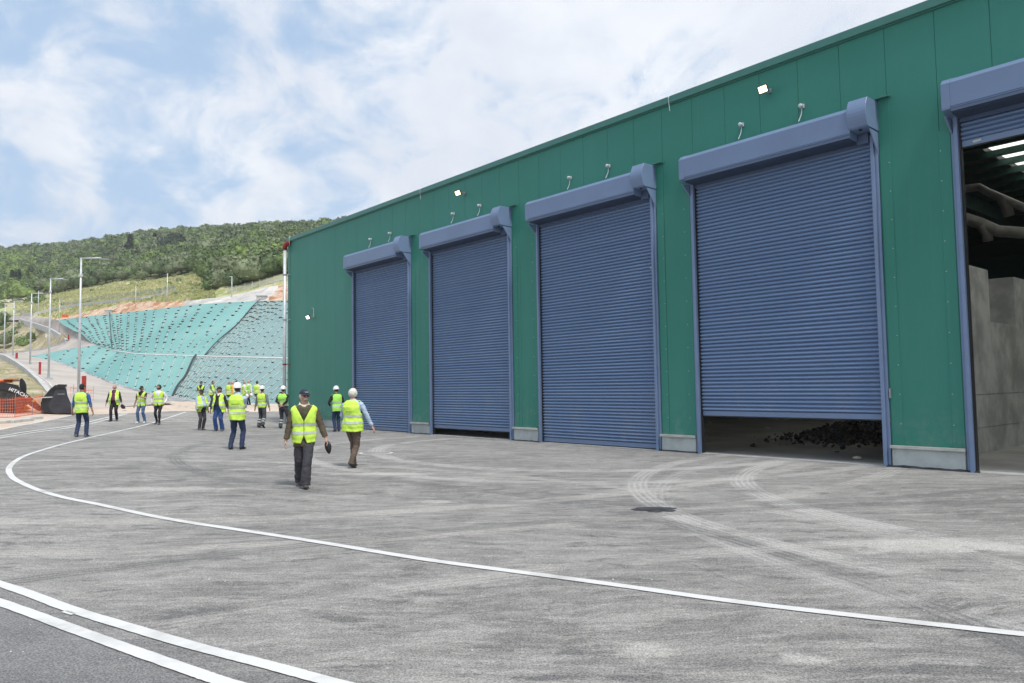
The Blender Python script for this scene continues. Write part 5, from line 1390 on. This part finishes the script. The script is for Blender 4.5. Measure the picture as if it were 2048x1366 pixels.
    if hair and hair != 'bald':
        hk = 1.13 if hair == 'white_full' else 1.08; hm_ = HAIR['white' if hair.startswith('white') else hair]
        shell('hair', hm_, hk if not hat else 1.03, lambda u, v: (v > .55+.25*math.cos(u)) if math.cos(u) > .25 else (v > (-.62 if hair == 'white_full' else -.45)))
    elif hair == 'bald':
        shell('hair', HAIR['grey'], 1.04, lambda u, v: math.cos(u) < .1 and -.45 < v < .35)
    if beard: shell('beard', HAIR['dark'], 1.04, lambda u, v: math.cos(u) > .1 and -1.1 < v < -.28)
    if hat == 'helmet':
        mb = MB(); rr = []
        for t, r in ((-.02, 1.30), (0., 1.20), (.03, 1.17), (.07, 1.08), (.105, .88), (.13, .60), (.142, .25)):
            rr.append([tuple(HM @ Vector((.098*r*math.sin(-2*math.pi*k/26), -.006+.122*r*math.cos(-2*math.pi*k/26)+(.012 if (t <= 0 and math.cos(2*math.pi*k/26) > .5) else 0), .035+t))) for k in range(26)])
        mb.rings(rr); ho = mb.build('hard_hat', WHT, root, smooth=True)
        MB().tube([HM @ Vector((0, -.11, .075)), HM @ Vector((0, -.06, .160)), HM @ Vector((0, 0, .182)), HM @ Vector((0, .07, .160)), HM @ Vector((0, .115, .075))], .012, 8).build('hat_ridge', WHT, ho, smooth=True)
    elif hat:
        cm = CAPM[hat]; ho = shell('cap', cm, 1.13, lambda u, v: v > .34)
        mb = MB(); top = []; n_ = 11
        for q in range(n_):
            a = -1.0+2.0*q/(n_-1); x = math.sin(a)*.088; top.append((x, .082*math.cos(a)+.008, .052, .150*(math.cos(a)**.6)+.018))
        vs = [];
        for x, y, z, yo in top: vs += [HM @ Vector((x, y, z)), HM @ Vector((x*.92, yo+.012, z-.012-abs(x)*.12)), HM @ Vector((x, y, z-.007)), HM @ Vector((x*.92, yo+.012, z-.020-abs(x)*.12))]
        fs = []
        for q in range(n_-1):
            a, b = 4*q, 4*q+4; fs += [(a, b, b+1, a+1), (a+2, a+3, b+3, b+2), (a+1, b+1, b+3, a+3)]
        mb.add([tuple(v) for v in vs], fs); mb.build('visor', cm, ho, smooth=False)
        if hat == 'black' or glasses:
            mb = MB(); 
            for q in range(4): mb.box((-.03+q*.016, .108, .072), (-.02+q*.016, .1125, .088))
            mb.v = [tuple(HM @ Vector(v)) for v in mb.v]; mb.build('cap_badge', BAND, ho)
    if glasses:
        mb = MB(); lens = mat('tinted_lens', (.16, .02, .015), .15)
        for sx in (-1, 1): mb.prism([(sx*.034+.024*math.cos(t), .008+.018*math.sin(t)) for t in np.linspace(0, 2*math.pi, 13)[:-1]], 'y', .094, .102)
        mb.v = [tuple(HM @ Vector(v)) for v in mb.v]; g_ = mb.build('sunglasses', lens, root)
        mb = MB(); mb.box((-.064, .092, .020), (.064, .100, .026)); mb.box((-.070, -.0, .016), (-.066, .095, .024)); mb.box((.066, -.0, .016), (.070, .095, .024))
        mb.v = [tuple(HM @ Vector(v)) for v in mb.v]; mb.build('frame', CAPM['black'], g_)
    if moustache:
        MB().tube([HM @ Vector((-.038, .076, -.055)), HM @ Vector((-.016, .096, -.042)), HM @ Vector((.016, .096, -.042)), HM @ Vector((.038, .076, -.055))], [.006, .013, .013, .006], 8).build('moustache', HAIR['white'], root, smooth=True)
    # mouth and eyes
    if abs(((head+headyaw+180) % 360)-0) < 400:
        mb = MB(); mb.box((-.022, .086, -.064), (.022, .0925, -.058)); mb.v = [tuple(HM @ Vector(v)) for v in mb.v]; mb.build('mouth', mat_lip, root)
        mb = MB()
        for sx in (-1, 1): mb.box((sx*.033-.013, .083, .004), (sx*.033+.013, .0885, .011)); mb.box((sx*.033-.017, .086, .020), (sx*.033+.017, .0905, .026))
        mb.v = [tuple(HM @ Vector(v)) for v in mb.v]; mb.build('eyes', HAIR['grey'] if glasses or hair in ('white_full', 'bald') else HAIR['dark'], root)
    if collar:
        mb = MB(); rr = []
        for z, r in ((1.462, .118), (1.500, .094), (1.540, .080)):
            rr.append([L((r*math.cos(2*math.pi*k/20), r*.95*math.sin(2*math.pi*k/20), z-(.05*max(0, math.sin(2*math.pi*k/20))))) for k in range(20)])
        mb.rings(rr, cap=False); o = mb.build('collar', CL[collar], root, smooth=True); so = o.modifiers.new('t', 'SOLIDIFY'); so.thickness = .006
    return root, wr, s
mat_lip = mat('lip', (.30, .12, .10), .6)
def at(px, py, Y):
    p = P(px, py, Y); p[2] = gz(p[0], p[1]); return p
def hold(root, wr, i, s): 
    return root.matrix_world
# 1 left man from behind
person(at(162, 870, 25.5), 1.79, -8, 'man walking away at the left in a blue shirt, dark jeans and black cap', 'shirtblue', 'navy', 'tan', hat='black', hair='dark', shoe='grey', feet=((-.12, -.04, 0, 0), (.13, .10, 0, 0)), hands=((-.33, .10, .86), (.34, .04, .80)), sleeve='mid', fat=1.04, vprint=True, vox=.014)
# 2 purple shirt
r2, w2, s2 = person(at(228, 845, 35.5), 1.73, 168, 'bald man in a purple sweater walking with a dark cap in his hand', 'black', 'black', 'light', vest='open', hair='bald', feet=((-.09, -.10, .03, 12), (.10, .16, 0, 0)), hands=((-.36, .10, .82), (.36, .05, .80)), headyaw=28, belly=.10, fat=1.08, flare=.06, mat_front='purple', vlen=.78)
person(at(283, 845, 35.2), 1.74, 184, 'man in blue jeans and white sneakers raising a hand to his chest', 'black', 'jeans', 'tan', hat='black', hair='dark', shoe='white', feet=((-.15, 0, 0, 0), (.15, .05, 0, 0)), hands=((-.04, .26, 1.26), (.34, .02, .86)), sleeve='short', elbows=((-1, -.2, -.6), (.3, -1, 0)), headdown=.5)
person(at(317, 845, 34.6), 1.83, 172, 'bearded man in a white shirt and slim black trousers by the white line', 'white', 'black', 'tan', hair='dark', beard=True, shoe='brown', feet=((-.07, .14, 0, 0), (.13, -.16, .05, -18)), hands=((-.26, .06, .92), (.27, -.02, .92)), headyaw=55, elbows=((-.9, -.6, 0), (.9, -.6, 0)), legw=.85, vlen=.84)
person(at(402, 863, 30.8), 1.66, 128, 'short stout man in a navy cap and pale blue shirt standing in profile', 'ltblue', 'charcoal', 'dark', vest='open', hat='navy', hair='dark', shoe='grey', feet=((-.10, 0, 0, 0), (.10, .06, 0, 0)), hands=((-.22, .17, .84), (.24, .14, .86)), belly=.16, fat=1.12, headyaw=-12)
person(at(438, 862, 30.2), 1.77, 186, 'man in black polo, blue trousers and black cap, his yellow vest hanging open', 'black', 'blue', 'tan', vest='open', hat='black', hair='dark', shoe='grey', feet=((-.13, 0, 0, 0), (.13, .02, 0, 0)), hands=((-.38, .02, .86), (.34, .03, .84)), headyaw=38, belly=.08, fat=1.12, flare=.16, collar='white', vlen=.76, legw=1.12)
person(at(474, 896, 21.3), 1.84, 2, 'man in a white hard hat and light blue shirt standing with his back to us', 'ltblue', 'navy', 'tan', hat='helmet', hair='dark', feet=((-.16, -.02, 0, 0), (.13, .02, 0, 0)), hands=((.06, .24, 1.04), (-.06, .27, 1.08)), elbows=((-1, -.3, -.3), (1, -.3, -.3)), fat=1.1, flare=.03, vprint=True, collar='ltblue', vox=.013, vlen=.79)
person(at(524, 856, 33.8), 1.84, 10, 'worker in a white hard hat and grey sleeves walking off, reflective bands on dark trousers', 'grey', 'slate', 'tan', hat='helmet', hair='dark', feet=((-.12, -.03, 0, 0), (.20, -.30, .05, -30)), hands=((-.34, .02, .84), (.32, .02, .86)), bands=True, vprint=True, legw=1.1, vlen=.86)
person(at(566, 856, 33.3), 1.84, 4, 'worker in a white hard hat and black sleeves with hands clasped behind his back', 'black', 'slate', 'light', vmat=VG, hat='helmet', hair='dark', feet=((-.10, 0, 0, 0), (.22, .14, 0, 0)), hands=((-.03, -.19, .99), (.03, -.21, .97)), elbows=((-1, -.2, 0), (1, -.2, 0)), bands=True, fat=1.1, vprint=True, legw=1.12, vlen=.97)
# 10 elder man
rE, wE, sE = person(at(608, 969, 13.75), 1.76, 166, 'elderly man in front with navy cap, tinted glasses and brown blazer', 'tweed', 'charcoal', 'light', jacket=True, hat='navy', hair='white', glasses=True, moustache=True, shoe='brown',
   feet=((-.03, .26, .0, 6), (.08, -.22, .02, -14)), hands=((-.40, .06, .82), (.335, .06, .76)), headyaw=-24, collar='cream', vox=.010, mat_front='olive', vlen=.80, legw=1.18)
rW, wW, sW = person(at(706, 934, 16.85), 1.77, 14, 'white haired man seen from behind in brown trousers, striding toward the shutters', 'ltblue', 'brown', 'light', hair='white_full', shoe='black',
   feet=((-.05, .16, 0, 0), (.08, -.22, .03, -24)), hands=((-.20, .26, .98), (.46, .10, .82)), elbows=((-1, -.8, 0), (.3, -1, 0)), fat=1.12, flare=.10, vprint=True, vox=.010, vlen=.79)
person(at(674, 867, 30.9), 1.83, -32, 'worker in a white hard hat and black sleeves standing by the green wall', 'black', 'navy', 'tan', vmat=VG, hat='helmet', hair='dark', feet=((-.08, 0, 0, 0), (.10, .08, 0, 0)), hands=((-.20, .26, 1.02), (.18, .28, 1.02)), elbows=((-.8, -.8, -.3), (.8, -.8, -.3)), bands=False, lean=.10, headdown=.3)
# background group by the grey slope
bgkw = dict(vox=.024, )
def bgp(px, py, Y, *a, **k): return person(at(px, py, Y), *a, **{**bgkw, **k})
bgp(402, 811, 52, 1.74, 178, 'man in a black cap with folded arms in front of the grey slope', 'black', 'navy', 'tan', hat='black', hair='dark', hands=((.05, .22, 1.10), (-.05, .25, 1.13)), elbows=((-1, -.2, -.5), (1, -.2, -.5)), headyaw=25)
bgp(422, 812, 51.5, 1.80, 92, 'dark haired man in grey green sleeves turned to the right before the slope', 'greengrey', 'navy', 'tan', hair='dark', hands=((-.2, .28, .90), (.12, .30, .92)), lean=.16, belly=.08)
bgp(458, 812, 52.5, 1.76, 20, 'grey haired man in a yellow vest at the left of the background group', 'grey', 'charcoal', 'light', hair='grey')
bgp(464.5, 812, 51.8, 1.78, 75, 'bald man in an orange top beside the grey haired man in the background group', 'orange', 'charcoal', 'light', hair='bald', vest='open', belly=.08)
bgp(473, 812, 53.5, 1.78, 185, 'man in a black cap half hidden behind the hard hat of the nearer man', 'black', 'charcoal', 'tan', hat='black', hair='dark')
bgp(488.5, 811, 53.4, 1.76, 60, 'grey haired man in white sleeves at the middle of the background group', 'white', 'black', 'light', hair='grey', hands=((-.1, .3, 1.0), (.25, .15, .9)), fat=1.1)
rb, wb, sb = bgp(497, 810, 54.3, 1.79, 200, 'bald man facing us in the background group, carrying a white hard hat', 'white', 'black', 'light', hair='bald', vmat=VG)
bgp(514, 812, 53.4, 1.78, 25, 'dark haired man in a white jacket at the right of the background group', 'cream', 'charcoal', 'tan', hair='dark', fat=1.08, vlen=.86)

# things carried
bpy.context.view_layer.update()
def hand_world(root, wr, i, extra=.11):
    el, ws = wr[i]; d = (ws-el).normalized(); return root.matrix_world @ (ws+d*extra), root
p, _ = hand_world(rE, wE, 0, .09)
mb = MB(); rr = []
for t, wx, th in ((0, .02, .012), (.04, .075, .03), (.12, .105, .05), (.22, .100, .055), (.30, .070, .045), (.37, .025, .015)):
    rr.append([(wx*math.cos(2*math.pi*k/14)+.10*t*1.6, th*math.sin(2*math.pi*k/14), .03-t) for k in range(14)])
mb.rings(rr); mb.v = [(x*.62, y*.7, z*.64+.01) for x, y, z in mb.v]; pouch = mb.build('pouch', mat('black_leather', (.015, .014, .013), .28, bump=.4, bscale=18), smooth=True, label='black leather wrist pouch hanging from the hand of the elderly man', cat='pouch', loc=tuple(p), rotz=-.2)
p, _ = hand_world(r2, w2, 0, .08)
mb = MB(); rr = []
for t, wx in ((0, .03), (.05, .09), (.12, .11), (.18, .10), (.22, .07)): rr.append([(wx*math.cos(2*math.pi*k/14)+t*.4, .05*math.sin(2*math.pi*k/14), .02-t) for k in range(14)])
mb.rings(rr); mb.box((.06, -.06, -.30), (.20, .06, -.285)); mb.build('held_cap', CAPM['black'], smooth=True, label='dark cap carried by the bald man in purple', cat='cap', loc=tuple(p))
def loose_helmet(p, label):
    mb = MB(); rr = []
    for t, r in ((-.02, 1.30), (0., 1.18), (.04, 1.1), (.08, .95), (.12, .60), (.135, .2)): rr.append([(.105*r*math.cos(2*math.pi*k/20), t-.05, .125*r*math.sin(2*math.pi*k/20)) for k in range(20)])
    mb.rings(rr); mb.build('hard_hat', WHT, smooth=True, label=label, cat='hard hat', loc=tuple(p))
p, _ = hand_world(rb, wb, 0, .16); loose_helmet(p, 'white hard hat held at the hip by the bald man of the background group')
p = P(494.5, 792, 53.2); loose_helmet(p, 'white hard hat held low between two men of the background group')
# loose flap of vest behind the worker with clasped hands

# ------------------------------------------------------------------ thin summer haze over the valley
hz = bpy.data.materials.new('haze'); hz.use_nodes = True; t = NT(hz.node_tree); t.n.clear()
vol = t.node('ShaderNodeVolumePrincipled', inp={'Color': (.93, .96, 1., 1), 'Density': .00034}); t.l.new(vol.outputs[0], t.node('ShaderNodeOutputMaterial').inputs['Volume'])
MB().box((-1800, -1600, -175), (1800, 1700, 190)).build('haze', hz, kind='stuff', label='thin pale haze that softens the far wooded hill', cat='haze')
